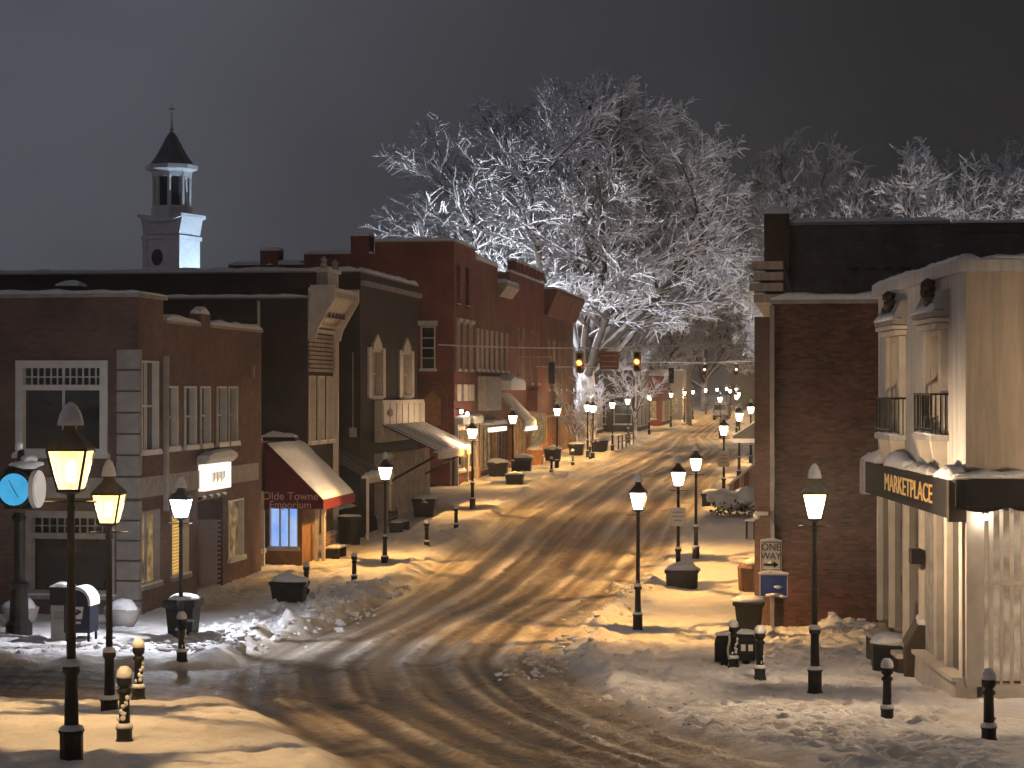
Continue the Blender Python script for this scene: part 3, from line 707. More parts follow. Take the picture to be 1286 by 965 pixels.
for i in range(9): MB().box(F3, 76.85, 80.95, 0.0, 0.05 + 0.03 * (i % 2), 7.3 + i * 0.165, 7.3 + i * 0.165 + 0.115).build('tin_course', 'tin', b3)
MB().box(F3, 76.82, 80.98, 0.0, 0.18, 8.8, 8.95).build('moulding', 'cream', b3); MB().box(F3, 76.82, 80.98, 0.0, 0.14, 9.02, 9.14).build('moulding', 'cream', b3)
MB().prof(F3, 76.8, 81.0, [(0, 9.15), (0.2, 9.15), (0.95, 10.15), (0.95, 10.35), (0, 10.35)]).build('cornice', 'tin', b3)
for a in (76.78, 80.84):
    MB().prof(F3, a, a + 0.18, [(0, 8.5), (0.3, 8.55), (0.42, 9.0), (1.06, 10.1), (1.06, 10.6), (0.1, 10.6)]).build('bracket', 'cream', b3)
MB().box(F3, 76.8, 81.0, 0.02, 1.02, 10.36, 10.5).build('cornice_cap', 'white', b3)
MB().box(F3, 78.0, 79.8, 0.05, 0.5, 10.5, 11.15).build('pediment', 'tin', b3); MB().box(F3, 77.9, 79.9, 0.02, 0.58, 11.16, 11.3).build('pediment_cap', 'cream', b3)
for a in (77.85, 79.75): MB().lathe(UL + .35, a + .1, [(0.12, 11.3), (0.15, 11.4), (0.1, 11.5), (0.14, 11.62), (0.04, 11.75)], 8).build('finial', 'stone', b3)
for i in range(7): MB().box(F3, 77.0 + i * 0.56, 77.3 + i * 0.56, 0.5, 0.56, 9.4, 9.7).build('dentil', 'darkwood', b3)
MB().box(F3, 80.95, 81.12, -0.1, 0.2, 0.0, 9.0).build('pilaster', 'cream', b3)

MB().tube((-21.2, 76.7, 4.9), (-21.2, 76.7, 10.0), .06, .06, 8).build('downpipe', 'galv', b3); MB().box(FS(76.8), -24.6, -24.2, 0, .08, 7.2, 7.6).build('vent', 'galv', b3)
# --- dark building with two arched windows and the metal porch roof
b4 = thing('dark_brick_building', 'dark brick building with two pointed white windows above a seamed metal porch roof', 'building', (UL, 86, 0))
F4 = FL(UL); 
hw = [(88.0, 89.9, 6.3, 8.35), (94.6, 96.5, 6.3, 8.35)]
shell(b4, 'brick_dark', -52, UL, 85.9, 98.6, -0.3, 11.6, 'L', hw, (), cap=0.12)
for h in hw:
    w = window(F4, h, b4, 'cream', 'curtain', nx=2, nz=2, fw=0.14, casing=0.10)
    a0, a1, z0, z1 = h; c = (a0 + a1) / 2
    MB().poly(F4, 0.0, 0.12, [(a0, z1), (a1, z1), (a1 - .1, z1 + .25), (c + .3, z1 + .55), (c, z1 + .7), (c - .3, z1 + .55), (a0 + .1, z1 + .25)]).build('arched_head', 'cream', w)
    for a in (a0 - 0.75, a1 + 0.2): MB().box(F4, a, a + 0.55, 0.01, 0.10, z0 - .05, z1 + 0.1).build('shutter', 'cream', b4)
MB().box(F4, 85.95, 98.6, 0.0, 0.22, 11.05, 11.25).build('cornice', 'stone', b4)
MB().tube((-20.4, 85.8, 0.2), (-20.4, 85.8, 11.4), .07, .07, 8).build('downpipe', 'stone', b4)
MB().box(FS(85.9), -19.75, -19.45, 0, .12, 4.6, 5.0).build('meter_box', 'galv', b4); MB().tube((-19.6, 85.82, 5.0), (-19.6, 85.82, 8.2), .025, .025, 6).build('conduit', 'galv', b4)
# pale boarded shop front standing forward
MB().box(F4, 88.6, 98.2, 0.02, 0.65, -0.2, 3.8).build('shop_front', 'greywood', b4)
for i in range(16): MB().box(F4, 88.7 + i * 0.59, 89.15 + i * 0.59, 0.65, 0.71, 0.9, 3.5).build('plank', 'greywood', b4)
MB().box(F4, 88.6, 98.2, 0.65, 0.8, 0.72, 0.88).build('ledge', 'cream', b4)
for i in range(6): MB().box(F4, 88.8 + i * 1.58, 90.2 + i * 1.58, 0.65, 0.69, 0.05, 0.68).build('panel', 'greywood', b4)
MB().box(F4, 88.6, 98.2, 0.03, 0.4, 4.3, 6.15).build('sign_board', 'cream', b4, bevel=0.02)
for i in range(7): MB().box(F4, 88.7 + i * 1.38, 89.9 + i * 1.38, 0.4, 0.43, 4.45, 6.0).build('panel', 'cream', b4)
for z in (2.9, 3.7, 5.6): MB().blob(UL + 0.75, 88.55, z, 0.16, 0.16, 0.16, int(z * 9), 0.08).build('globe_ornament', 'signwhite', b4, smooth=True)
pr = thing('porch_roof', 'seamed metal porch roof streaked with snow, over the boarded shop front', 'roof', (UL, 88, 4))
MB().quad((UL + .4, 88.3, 5.05), (UL + .4, 97.2, 5.05), (UL + 3.0, 97.2, 3.86), (UL + 3.0, 88.3, 3.86)).build('roof_sheet', 'slate', pr, fix=False)
for i in range(12):
    a = 88.35 + i * 0.79
    MB().quad((UL + .42, a, 5.07), (UL + .42, a + .06, 5.1), (UL + 3.0, a + .06, 3.91), (UL + 3.0, a, 3.88)).build('seam', 'slate', pr, fix=False)
    MB().poly(Face(0, a + .08, 1, 0, 0, 1), 0, rng.uniform(0.2, 0.4), [(UL + .5, 5.02), (UL + 2.98, 3.88), (UL + 2.98, 3.96), (UL + .5, 5.09)]).build('snow_streak', 'snow', pr)
MB().box(FL(UL), 88.3, 97.2, 2.9, 3.06, 3.6, 3.88).build('fascia', 'cream', pr); snow_strip(pr, UL + 2.7, UL + 3.06, 88.3, 97.2, 3.88, 0.1)
for a in (88.7, 96.8): MB().tube((UL + .7, a, 2.6), (UL + 2.7, a, 3.7), .05, .05, 6).build('strut', 'iron', pr)
pr2 = thing('side_canopy', 'small slatted canopy in the gap right of the tin front building', 'canopy', (UL, 81, 3))
for i in range(4):
    MB().poly(Face(0, 81.3 + i * 1.1, 1, 0, 0, 1), 0, 0.9, [(UL - 1.2, 4.3), (UL + 1.35, 3.05), (UL + 1.35, 3.12), (UL - 1.2, 4.37)]).build('roof_panel', 'slate', pr2)
MB().box(FL(UL), 81.2, 86.0, 1.3, 1.42, 2.85, 3.05).build('fascia', 'cream', pr2); snow_strip(pr2, UL + 1.1, UL + 1.42, 81.2, 86.0, 3.05, 0.16)
for a in (81.3, 85.7): MB().box(FL(UL), a, a + .1, 1.28, 1.38, 0.1, 2.86).build('post', 'cream', pr2)
yd = thing('covered_stall', 'dark tarpaulin-covered outdoor stall in the gap under the slatted canopy', 'stall', (UL, 82.5, 0.3))
MB().prof(FL(UL - .5), 81.6, 85.4, [(0, 0.3), (1.5, 0.3), (1.3, 1.3), (0.5, 1.7), (0, 1.75)]).build('cover', 'blackcloth', yd, bevel=0.08)
for i, (a, z) in enumerate(((81.7, 1.78), (83.5, 1.76))): snow_strip(yd, UL - .5, UL + .1, a, a + 1.3, z - .02, 0.10)
MB().box(XYZ, -25, -20.4, 85.6, 85.85, 0, 4.5).build('back_fence', 'darkwood', yd)

# --- far end of the left row: red three-storey block
b5 = thing('tall_red_building', 'tallest red brick building in the left row, stepped snow-capped side wall and white side window', 'building', (UL, 108.6, 1))
F5 = FL(UL); S5 = FS(108.6)
z3 = (11.2, 13.4); z2 = (7.7, 10.2)
hw = [(109.5, 110.3, *z2), (111.4, 112.2, *z2), (113.5, 114.4, *z2), (109.4, 110.3, *z3), (112.2, 113.1, *z3)]
hs = [(-21.1, -20.3, 7.7, 10.0)]
shell(b5, 'brick_red', -23.6, UL, 108.6, 115.5, 0.5, 14.5, 'L', hw + [(109.4, 114.9, 2.2, 4.6)], hs, cap=0.12, rd=0.14)
for h in hw[:3]: window(F5, h, b5, 'cream', 'glass', nx=1, nz=2, fw=0.09, casing=0.07, depth=0.14, hood='cream')
for h in hw[3:]: window(F5, h, b5, 'brick_rust', 'glass_grey', nx=1, nz=2, fw=0.09, casing=0.07, depth=0.14)
window(F5, (109.4, 114.9, 2.2, 4.6), b5, 'cream', 'litwarm', nx=5, nz=1, fw=0.3, depth=0.14)
window(S5, hs[0], b5, 'white', 'glass', nx=1, nz=4, fw=0.12, casing=0.08, depth=0.14, hood='white')
for u0_, u1_, zt_ in ((-27.5, -23.61, 13.9), (-31.7, -27.51, 13.35), (-38.5, -31.71, 12.85)):
    MB().box(XYZ, u0_, u1_, 108.6, 115.5, 0.5, zt_).build('rear_wall', 'brick_red', b5); snow_strip(b5, u0_, u1_ - .02, 108.5, 108.95, zt_, 0.16)
MB().box(XYZ, -29.9, -28.9, 108.5, 109.6, 13.35, 14.1).build('chimney', 'brick_red', b5); snow_strip(b5, -29.95, -28.85, 108.45, 109.65, 14.1, 0.14)
MB().box(XYZ, -24.9, -23.9, 108.48, 109.8, 13.9, 14.85).build('chimney', 'brick_red', b5); snow_strip(b5, -24.95, -23.85, 108.43, 109.85, 14.85, 0.16)
MB().box(S5, -20.75, -19.5, 0.0, 0.07, 1.05, 4.05).build('painted_panel', 'redpanel', b5); MB().box(S5, -20.82, -20.75, 0.0, 0.1, 1.0, 4.1).build('panel_frame', 'cream', b5); MB().box(S5, -19.5, -19.42, 0.0, 0.1, 1.0, 4.1).build('panel_frame', 'cream', b5)
c = -20.4
MB().poly(S5, 0.0, 0.1, [(c - .85, 4.6), (c + .75, 4.6), (c + .75, 6.3), (c + .4, 6.85), (c - .1, 7.05), (c - .6, 6.8), (c - .85, 6.3)]).build('arch_surround', 'brick_rust', b5)
MB().poly(S5, 0.1, 0.14, [(c - .5, 4.7), (c + .4, 4.7), (c + .4, 6.1), (c - .05, 6.6), (c - .5, 6.1)]).build('arch_infill', 'orangewood', b5)
MB().box(F5, 108.65, 115.45, 0.02, 0.5, 4.75, 5.05).build('shop_cornice', 'cream', b5); snow_strip(b5, UL + .02, UL + .5, 108.65, 115.45, 5.05, .12)
for a in (108.7, 111.9, 115.1): MB().box(F5, a, a + .3, 0.02, 0.2, 1.2, 4.75).build('pilaster', 'cream', b5)
for a in (109.0, 111.0, 113.2): MB().box(F5, a, a + 1.3, 0.0, 0.12, 6.0, 6.9).build('stone_panel', 'cream', b5)

b6 = thing('red_row_building', 'red brick row building with seven tall white-jambed windows, right of the tallest one', 'building', (UL, 115.5, 1))
hw = [(a, a + 0.75, 7.75, 10.1) for a in (115.9, 117.45, 119.2, 121.0, 122.9, 124.9, 127.0)]
shell(b6, 'brick_rust', -30, UL, 115.5, 128.6, 0.5, 13.0, 'L', hw + [(116, 121.5, 2.0, 4.6), (122.5, 128.2, 2.0, 4.6)], (), cap=0.0, rd=0.14)
for h in hw: window(F5, h, b6, 'cream', 'glass', nx=1, nz=2, fw=0.09, casing=0.07, depth=0.14)
window(F5, (116, 121.5, 2.0, 4.6), b6, 'wood', 'litwarm', nx=4, nz=1, fw=0.25, depth=0.14); window(F5, (122.5, 128.2, 2.0, 4.6), b6, 'wood', 'glass_grey', nx=4, nz=1, fw=0.25, depth=0.14)
MB().box(XYZ, -30, UL + .01, 115.5, 123.6, 13.0, 14.0).build('parapet', 'brick_rust', b6); snow_strip(b6, UL - .4, UL + .1, 115.5, 123.6, 14.0, 0.2)
MB().prof(F5, 123.7, 128.7, [(0, 12.3), (0.15, 12.3), (0.6, 12.9), (0.6, 13.1), (0, 13.1)]).build('cornice', 'tin', b6); snow_strip(b6, UL - .3, UL + .6, 123.7, 128.7, 13.1, 0.15)
MB().box(F5, 116.0, 121.4, 0.05, 0.6, 5.4, 7.4).build('sign_board', 'stone', b6, bevel=0.05)
MB().box(F5, 121.8, 128.0, 0.05, 1.1, 6.6, 7.0).build('ledge', 'white', b6); snow_strip(b6, UL + .05, UL + 1.1, 121.8, 128.0, 7.0, 0.3)
MB().box(F5, 115.9, 121.5, 0.65, 0.9, 4.2, 4.45).build('lit_fascia', 'litwhite', b6); snow_strip(b6, UL + .02, UL + .95, 115.9, 121.5, 4.6, 0.2)
MB().prof(F5, 123.6, 128.6, [(0.05, 6.4), (1.7, 4.7), (1.7, 4.2), (1.6, 4.2), (1.6, 4.62), (0.05, 6.2)]).build('shop_awning', 'stone', b6)
MB().box(F5, 123.7, 128.5, 1.62, 1.78, 4.12, 4.38).build('lit_fascia', 'litwhite', b6)
for a in (115.6, 121.6, 128.2): MB().box(F5, a, a + .35, 0.02, 0.25, 1.2, 5.0).build('pilaster', 'orangewood', b6)

b7 = thing('far_red_building', 'red brick building past the row building, thin pale window strips and toothed parapet', 'building', (UL, 128.6, 1))
hw = [(a, a + 0.8, 7.0, 10.6) for a in (131.8, 134.3, 138.2, 141.4)]
shell(b7, 'brick_red', -30, UL, 128.6, 145.0, 0.5, 14.0, 'L', hw + [(129.5, 136, 2, 4.8), (137, 144, 2, 4.8)], (), cap=0.1, cap_side=False, rd=0.14)
for h in hw: window(F5, h, b7, 'tin', 'glass', nx=1, nz=2, fw=0.09, casing=0.07, depth=0.14)
window(F5, (129.5, 136, 2, 4.8), b7, 'orangewood', 'litwarm', nx=5, nz=1, fw=0.25, depth=0.14); window(F5, (137, 144, 2, 4.8), b7, 'orangewood', 'litwarm', nx=6, nz=1, fw=0.25, depth=0.14)
for i in range(8): MB().box(F5, 129.0 + i * 1.9, 129.9 + i * 1.9, -0.2, 0.3, 14.2, 14.75).build('parapet_block', 'brick_rust', b7); 
for i in range(8): MB().blob(UL + .05, 129.45 + i * 1.9, 14.8, 0.35, 0.5, 0.16, i, low=True).build('snow_clod', 'snow', b7, smooth=True)
MB().box(F5, 136.4, 142.0, 0.05, 0.7, 5.2, 6.6).build('sign_board', 'brick_rust', b7)
MB().box(F5, 137.0, 143.0, 0.25, 0.4, 2.9, 5.0).build('lit_fascia', 'litwarm', b7)

b8 = thing('end_red_building', 'last red brick building of the left row, with a flared cornice at its end', 'building', (UL, 145, 1))
hw = [(a, a + 0.8, 6.6, 10.2) for a in (147.0, 150.0, 153.5, 157.0)]
shell(b8, 'brick_rust', -30, UL, 145.0, 162.5, 0.5, 13.6, 'L', hw + [(146, 153, 2, 4.8), (154, 162, 2, 4.8)], (), cap=0.0, rd=0.14)
for h in hw: window(F5, h, b8, 'tin', 'glass', nx=1, nz=2, fw=0.09, casing=0.07, depth=0.14)
window(F5, (146, 153, 2, 4.8), b8, 'orangewood', 'glass_grey', nx=6, nz=1, fw=0.25, depth=0.14); window(F5, (154, 162, 2, 4.8), b8, 'orangewood', 'litwarm', nx=7, nz=1, fw=0.25, depth=0.14)
MB().prof(F5, 145.1, 162.6, [(0, 11.9), (0.2, 11.9), (0.5, 12.6), (0.9, 13.5), (0.9, 13.75), (0, 13.75)]).build('cornice', 'brick_rust', b8); snow_strip(b8, UL - .3, UL + .9, 145.1, 162.6, 13.75, 0.12)

# --- right side: tan shop on the corner, built on its own slightly turned axis
A = Vector((2.62, 38.51)); B = Vector((1.32, 48.32)); dT = (B - A).normalized(); nT = Vector((-dT.y, dT.x))
TF = Face(A.x, A.y, dT.x, dT.y, nT.x, nT.y)            # street front, a = 0 .. 9.9
TS = Face(A.x, A.y, -nT.x, -nT.y, -dT.x, -dT.y)        # wall towards the camera, a = 0 .. to the right
t1 = thing('tan_shop', 'two-storey tan stucco shop with two balconied windows, at the right edge', 'shop', (A.x, A.y, 0.6))
ww = [(1.95, 3.15, 5.75, 7.75), (6.6, 7.85, 5.65, 7.75)]
mb = MB(); wall_holes(mb, TF, 0, 9.9, 4.9, 8.75, ww, 0.3); mb.build('wall', 'stucco', t1, fix=False)
mb = MB(); wall_holes(mb, TS, 0, 9, 4.9, 8.75, []); mb.quad(TF.p(9.9, 0, 0), TF.p(9.9, -9, 0), TF.p(9.9, -9, 8.75), TF.p(9.9, 0, 8.75)).quad(TF.p(0, -9, 0), TF.p(9.9, -9, 0), TF.p(9.9, -9, 8.75), TF.p(0, -9, 8.75))
mb.build('wall', 'stucco_side', t1, fix=False)
MB().box(TF, 0.02, 9.88, -8.98, -0.02, 8.4, 8.55).build('roof', 'snow', t1)
MB().box(TF, -0.12, 9.95, -0.25, 0.14, 8.75, 8.98).build('coping', 'stucco', t1); MB().box(TS, 0.26, 9, -0.25, 0.10, 8.752, 8.975).build('coping', 'stucco', t1)
def strip_on(Fc, parent, a0, a1, o0, o1, z, t, name='snow_cap', seed=1):
    mb = MB(); g2 = random.Random(seed); n = max(4, int((a1 - a0) / 0.3)); prof = [(0, 0), (0.0, 0.6), (0.25, 1.0), (0.75, 1.0), (1.0, 0.55), (1.0, 0)]; rings = []
    for i in range(n + 1):
        a = a0 + (a1 - a0) * i / n; h = t * g2.uniform(0.65, 1.2) * (0.4 if i in (0, n) else 1); e = g2.uniform(-0.03, 0.03); rings.append(len(mb.v))
        for x, y in prof: mb.v.append(Fc.p(a, o0 + (o1 - o0) * x + (e if x > 0.5 else 0), z + y * h))
    m = len(prof)
    for p, q in zip(rings[:-1], rings[1:]):
        for i in range(m): mb.f.append((p + i, p + (i + 1) % m, q + (i + 1) % m, q + i))
    mb.f.append(tuple(rings[0] + i for i in range(m))); mb.f.append(tuple(rings[-1] + i for i in range(m)))
    return mb.build(name, 'snow', parent, smooth=True)
strip_on(TF, t1, -0.1, 9.9, -0.25, 0.12, 8.98, 0.11); strip_on(TS, t1, 0.28, 9, -0.25, 0.08, 8.975, 0.12, seed=4)
for h in ww:
    a0, a1, z0, z1 = h
    w = window(TF, h, t1, 'cream', 'glass', nx=2, nz=1, fw=0.16, casing=0.10, depth=0.3, sill=False)
    for k, a in enumerate((a0 - 0.32, a1 + 0.04)): MB().box(TF, a, a + 0.28, 0.0, 0.14, z0, z1).build('pilaster', 'cream', w)
    MB().box(TF, a0 - .45, a1 + .45, 0.0, 0.26, z1 + 0.02, z1 + 0.12).box(TF, a0 - .5, a1 + .5, 0.0, 0.31, z1 + 0.14, z1 + 0.22).build('lintel', 'cream', w)
    MB().prof(TF, a0 - .5, a1 + .5, [(0, z1 + .24), (0.33, z1 + .24), (0.33, z1 + .34), (0.12, z1 + .75), (0, z1 + .78)]).build('hood', 'stone', w)
    mb = MB(); c = (a0 + a1) / 2
    for q in range(5): mb.blob(*TF.p(c + rng.uniform(-.35, .35), 0.22, z1 + 0.55 + rng.uniform(0, .35)), .16, .16, .14, q, .3, True)
    mb.build('carved_crest', 'darkwood', w, smooth=True)
    strip_on(TF, w, a0 - .5, a1 + .5, 0.12, 0.35, z1 + .34, 0.16, seed=int(a0 * 7))
    zb = z0 + 0.0
    rail = MB().box(TF, a0 - .35, a1 + .35, 0.30, 0.33, zb + 0.75, zb + 0.79).box(TF, a0 - .35, a1 + .35, 0.30, 0.33, zb + 0.08, zb + 0.12)
    for a in (a0 - .35, a1 + .3): rail.box(TF, a, a + .04, 0.0, 0.30, zb + 0.75, zb + 0.79)
    n = 11
    for i in range(n + 1): rail.box(TF, a0 - .34 + (a1 - a0 + .66) * i / n, a0 - .31 + (a1 - a0 + .66) * i / n, 0.305, 0.325, zb, zb + 0.76)
    for i in range(3):
        for a in (a0 - .34, a1 + .31): rail.box(TF, a, a + .02, 0.09 * i + .05, 0.09 * i + .07, zb, zb + .76)
    rail.build('railing', 'iron', t1)
    MB().box(TF, a0 - .4, a1 + .4, 0.0, 0.35, zb - .12, zb - .01).build('balcony_floor', 'stucco', t1)
    for a in (a0 - .2, a1 - .05):
        MB().prof(TF, a, a + .25, [(0, zb - 0.95), (0.08, zb - .9), (0.12, zb - .55), (0.26, zb - .45), (0.31, zb - .13), (0, zb - .13)]).build('bracket', 'cream', t1)
    strip_on(TF, t1, a0 - .4, a1 + .4, 0.15, 0.35, zb - .01, 0.07, seed=int(a0 * 3))
# sign band on the street front
MB().box(TF, 0.1, 9.9, 0.02, 0.30, 4.25, 4.95).build('sign_band', 'blackcloth', t1)
MB().box(TF, 9.9, 10.35, 0.02, 0.36, 4.2, 5.0).build('end_block', 'stone', t1); MB().box(TF, -0.1, 0.1, 0.02, 0.33, 4.2, 4.98).build('end_block', 'darkwood', t1)
for k, (a0, a1, t) in enumerate(((-0.3, 1.2, .22), (1.9, 4.6, .16), (4.7, 7.0, .28), (8.2, 10.3, .26))): strip_on(TF, t1, a0, a1, 0.0, 0.34, 4.97, t, seed=k + 20)
tx = text('lettering', 'MARKETPLACE', 'goldlet', t1, TF.p(4.4, 0.305, 4.6), (R(90), 0, math.atan2(-dT.y, -dT.x)), 0.52, sx=1.6, ext=0.01)
# ground floor: glazed front with cream posts
MB().box(TF, 0.1, 9.8, -1.2, -1.1, 0.0, 4.9).build('inner_wall', 'curtain', t1)
for i, a in enumerate((0.05, 1.5, 2.5, 4.3, 6.2, 8.0, 9.6)):
    MB().box(TF, a, a + (0.30 if i < 3 else 0.16), -0.15, 0.06, 1.35, 4.25).build('post', 'cream', t1)
MB().box(TF, 0.36, 9.6, -0.1, -0.06, 1.3, 4.24).build('shop_pane', 'glass_grey', t1)
MB().box(TF, 3.2, 4.2, -0.05, -0.02, 1.3, 4.2).build('curtain', 'signblue' if False else 'curtain', t1)
MB().prof(TF, 0.0, 5.3, [(-0.2, 0.3), (0.22, 0.3), (0.18, 1.28), (-0.2, 1.28)]).build('plinth', 'cream', t1)
MB().box(TF, 0.0, 5.35, -0.2, 0.26, 1.282, 1.36).build('ledge', 'cream', t1)
MB().box(TF, 5.4, 9.8, -0.2, 0.3, 0.1, 1.0).build('plinth', 'darkwood', t1); MB().box(TF, 5.4, 9.8, -0.2, 0.34, 1.003, 1.1).build('ledge', 'cream', t1)
# side towards the camera: black awning, shop window, door
MB().box(TS, -0.05, 9, 0.0, 0.12, 4.88, 5.02).build('awning_rail', 'cream', t1); strip_on(TS, t1, -0.3, 9, 0.0, 0.5, 5.02, 0.13, seed=40)
mb = MB(); mb.box(TS, -0.28, 9, 0.45, 0.5, 4.5, 4.98); mb.box(TS, -0.28, 9, 0.13, 0.45, 4.93, 4.98)
mb.build('awning_valance', 'blackcloth', t1)
for i in range(10):
    pts = [(-0.28 + i * .928, 4.5)] + [(-0.28 + i * .928 + .928 * k / 8, 4.5 - .10 * math.sin(math.pi * k / 8) - .004) for k in range(9)] + [(-0.28 + (i + 1) * .928, 4.5)]
    MB().poly(TS, 0.45, 0.5, pts[1:-1]).build('scallop', 'blackcloth', t1)
MB().box(TS, 0.1, 9, -1.6, -1.5, 0.5, 4.9).build('inner_wall', 'stucco_side', t1)
for a, wd in ((0.0, .32), (0.42, .08), (0.62, .06), (0.80, .07), (1.0, .07), (1.12, .2), (2.3, .12), (3.4, .3)):
    MB().box(TS, a, a + wd, -0.12 if wd > .1 else -.08, 0.05 if wd > .1 else 0.0, 1.2 if a < 1 else 0.75, 4.45).build('post', 'cream', t1)
MB().box(TS, 0.33, 1.1, -0.07, -0.04, 1.3, 4.4).build('shop_pane', 'litshop', t1)
MB().box(TS, 0.3, 1.12, -0.2, 0.12, 0.5, 1.25).build('plinth', 'cream', t1); MB().box(TS, 0.36, 1.08, 0.0, .03, 3.05, 3.13).build('rail', 'cream', t1)
MB().box(TS, 1.33, 2.3, -0.6, -0.55, 0.75, 4.4).build('door', 'galv', t1); MB().box(TS, 1.42, 1.72, -0.55, -0.53, 2.3, 2.85).build('door_notice', 'signwhite', t1)
MB().box(TS, 2.4, 3.4, -0.07, -0.04, 1.25, 4.4).build('shop_pane', 'litshop', t1); MB().box(TS, 3.7, 9, -0.07, -0.04, 1.25, 4.4).build('shop_pane', 'litwarm', t1)
MB().box(TS, 1.2, 9, -0.6, 0.5, 0.55, 0.72).build('step', 'stone', t1); MB().box(TS, 1.2, 9, -0.6, 0.9, 0.3, 0.55).build('step', 'stone', t1)
MB().box(TS, 2.4, 9, -0.2, 0.02, 0.75, 1.22).build('plinth', 'cream', t1)
wl = thing('wall_lamp', 'small bright bulb under the left end of the black awning', 'lamp', TS.p(0.32, 0.2, 4.3))
x, y, z = TS.p(0.32, 0.2, 4.3); MB().box(TS, 0.29, 0.35, 0.0, 0.2, 4.34, 4.38).build('bracket', 'iron', wl); MB().blob(x, y, z, .05, .05, .06, 1, 0, True).build('bulb', mat_emit('awning_bulb', (1, .85, .65), 120), wl)
wl = thing('wall_lamp', 'small bright bulb over the shop door at the right frame edge', 'lamp', TS.p(2.45, 0.2, 3.75))
x, y, z = TS.p(2.45, 0.2, 3.85); MB().box(TS, 2.42, 2.48, 0.0, 0.2, 3.89, 3.93).build('bracket', 'iron', wl); MB().blob(x, y, z, .05, .05, .06, 1, 0, True).build('bulb', mat_emit('door_bulb', (.95, .92, 1), 120), wl)
MB().box(TF, 3.9, 4.2, 0.08, 0.3, 3.1, 3.4).build('wall_bracket', 'iron', t1)
# wooden figures leaning in the shop window
pal = thing('shop_bench', 'pale slatted bench beside the shop door', 'bench', TS.p(2.7, 0.4, 0.75))
for z in (1.0, 1.28): MB().box(TS, 1.5, 3.4, 0.1, 0.6, z, z + .1).build('slat', 'cream', pal)
for a in (1.55, 3.2): MB().box(TS, a, a + .12, 0.15, 0.55, 0.73, 0.998).build('leg', 'cream', pal)

# --- brick building on the right, its side wall laid brick by brick
t2 = thing('brick_corner_building', 'brown brick building with a plain side wall behind the one way sign', 'building', (-1.3, 57, 0))
shell(t2, 'mortar', -1.3, 14, 57, 74, -0.3, 8.95, 'R', [], [], cap=0.0)
me_b = None
nsingle = 0; rest = MB(); bk = random.Random(11)
rows = int(9.15 / 0.075)
for r in range(rows):
    z = -0.2 + r * 0.075
    for c in range(25):
        a = -1.3 + c * 0.212 - (0.106 if r % 2 else 0); b = a + 0.202
        a = max(a, -1.3)
        if b - a < 0.06 or a > 3.4: continue
        pr_ = 0.018 + bk.uniform(-0.006, 0.007)
        if 2 <= r < 16 and nsingle < 290 and b - a > 0.2:
            if me_b is None:
                o = MB().box(FS(0), 0, 0.202, 0, 0.02, 0, 0.065).build('brick', 'brick_a', None); me_b = o.data; o.parent = t2
            else: o = bpy.data.objects.new('brick', me_b); put(o, t2)
            o.location = Vector((a, 57 + 0.02 - pr_, z)) - BASE[t2.name]; nsingle += 1
        else:
            n = len(rest.v); rest.box(FS(57), a, b, 0, pr_, z, z + 0.065)
            del rest.f[-6]; 
bo = rest.build('brick_courses', 'brick_a', t2, fix=False); bo['kind'] = 'stuff'
MB().box(XYZ, 3.45, 14, 56.97, 57.0, -.2, 8.95).build('plain_courses', 'brick_brown', t2)
MB().box(XYZ, -1.35, 14, 56.9, 57.25, 8.95, 9.06).build('coping', 'stone', t2); snow_strip(t2, -1.35, 14, 56.9, 57.25, 9.06, 0.13)
MB().box(XYZ, -1.78, -1.32, 57.0, 57.5, 0.0, 8.6).build('corner_pilaster', 'brick_brown', t2); MB().box(XYZ, -1.36, -1.24, 56.84, 56.96, 0.0, 8.9).build('downpipe', 'stone', t2)
for k, (o, z) in enumerate(((0.5, 9.0), (0.62, 9.3), (0.5, 9.6), (0.56, 9.9))): MB().box(FR(-1.3), 57.02, 74, -0.3, o, z, z + .22).build('cornice', 'tin', t2); snow_strip(t2, -1.3 - o, -1.3 - o + .3, 57.0, 58.2, z + .22, .06)
MB().box(XYZ, -1.75, -1.4, 56.5, 57.0, 3.2, 3.3).build('conduit_arm', 'galv', t2); MB().blob(-1.7, 56.6, 3.2, .1, .1, .12, 3).build('wall_light_globe', 'signwhite', t2, smooth=True)
t3 = thing('grey_brick_building', 'taller grey-brown brick building rising behind the right brick building', 'building', (-1.9, 75.5, 0))
shell(t3, 'brick_grey', -1.9, 22, 75.5, 92, -0.3, 12.55, 'R', [], [], cap=0.0)
MB().box(XYZ, -1.95, 4.6, 75.4, 75.8, 12.55, 12.65).build('coping', 'stone', t3); snow_strip(t3, -1.95, 4.6, 75.4, 75.8, 12.65, 0.10)
MB().box(XYZ, 4.6, 22, 75.4, 75.8, 12.25, 12.52).build('coping', 'brick_grey', t3); snow_strip(t3, 4.6, 22, 75.4, 75.8, 12.56, 0.08)
MB().box(XYZ, -2.0, -1.1, 75.1, 75.48, 9.5, 12.95).build('pier', 'darkwood', t3); snow_strip(t3, -2.05, -1.05, 75.05, 75.9, 12.95, 0.2)
for i in range(9): MB().box(FS(75.5), 1.0 + i * 0.62, 1.35 + i * 0.62, 0.0, 0.05, 10.9, 11.0).build('vent_slot', 'roof', t3)

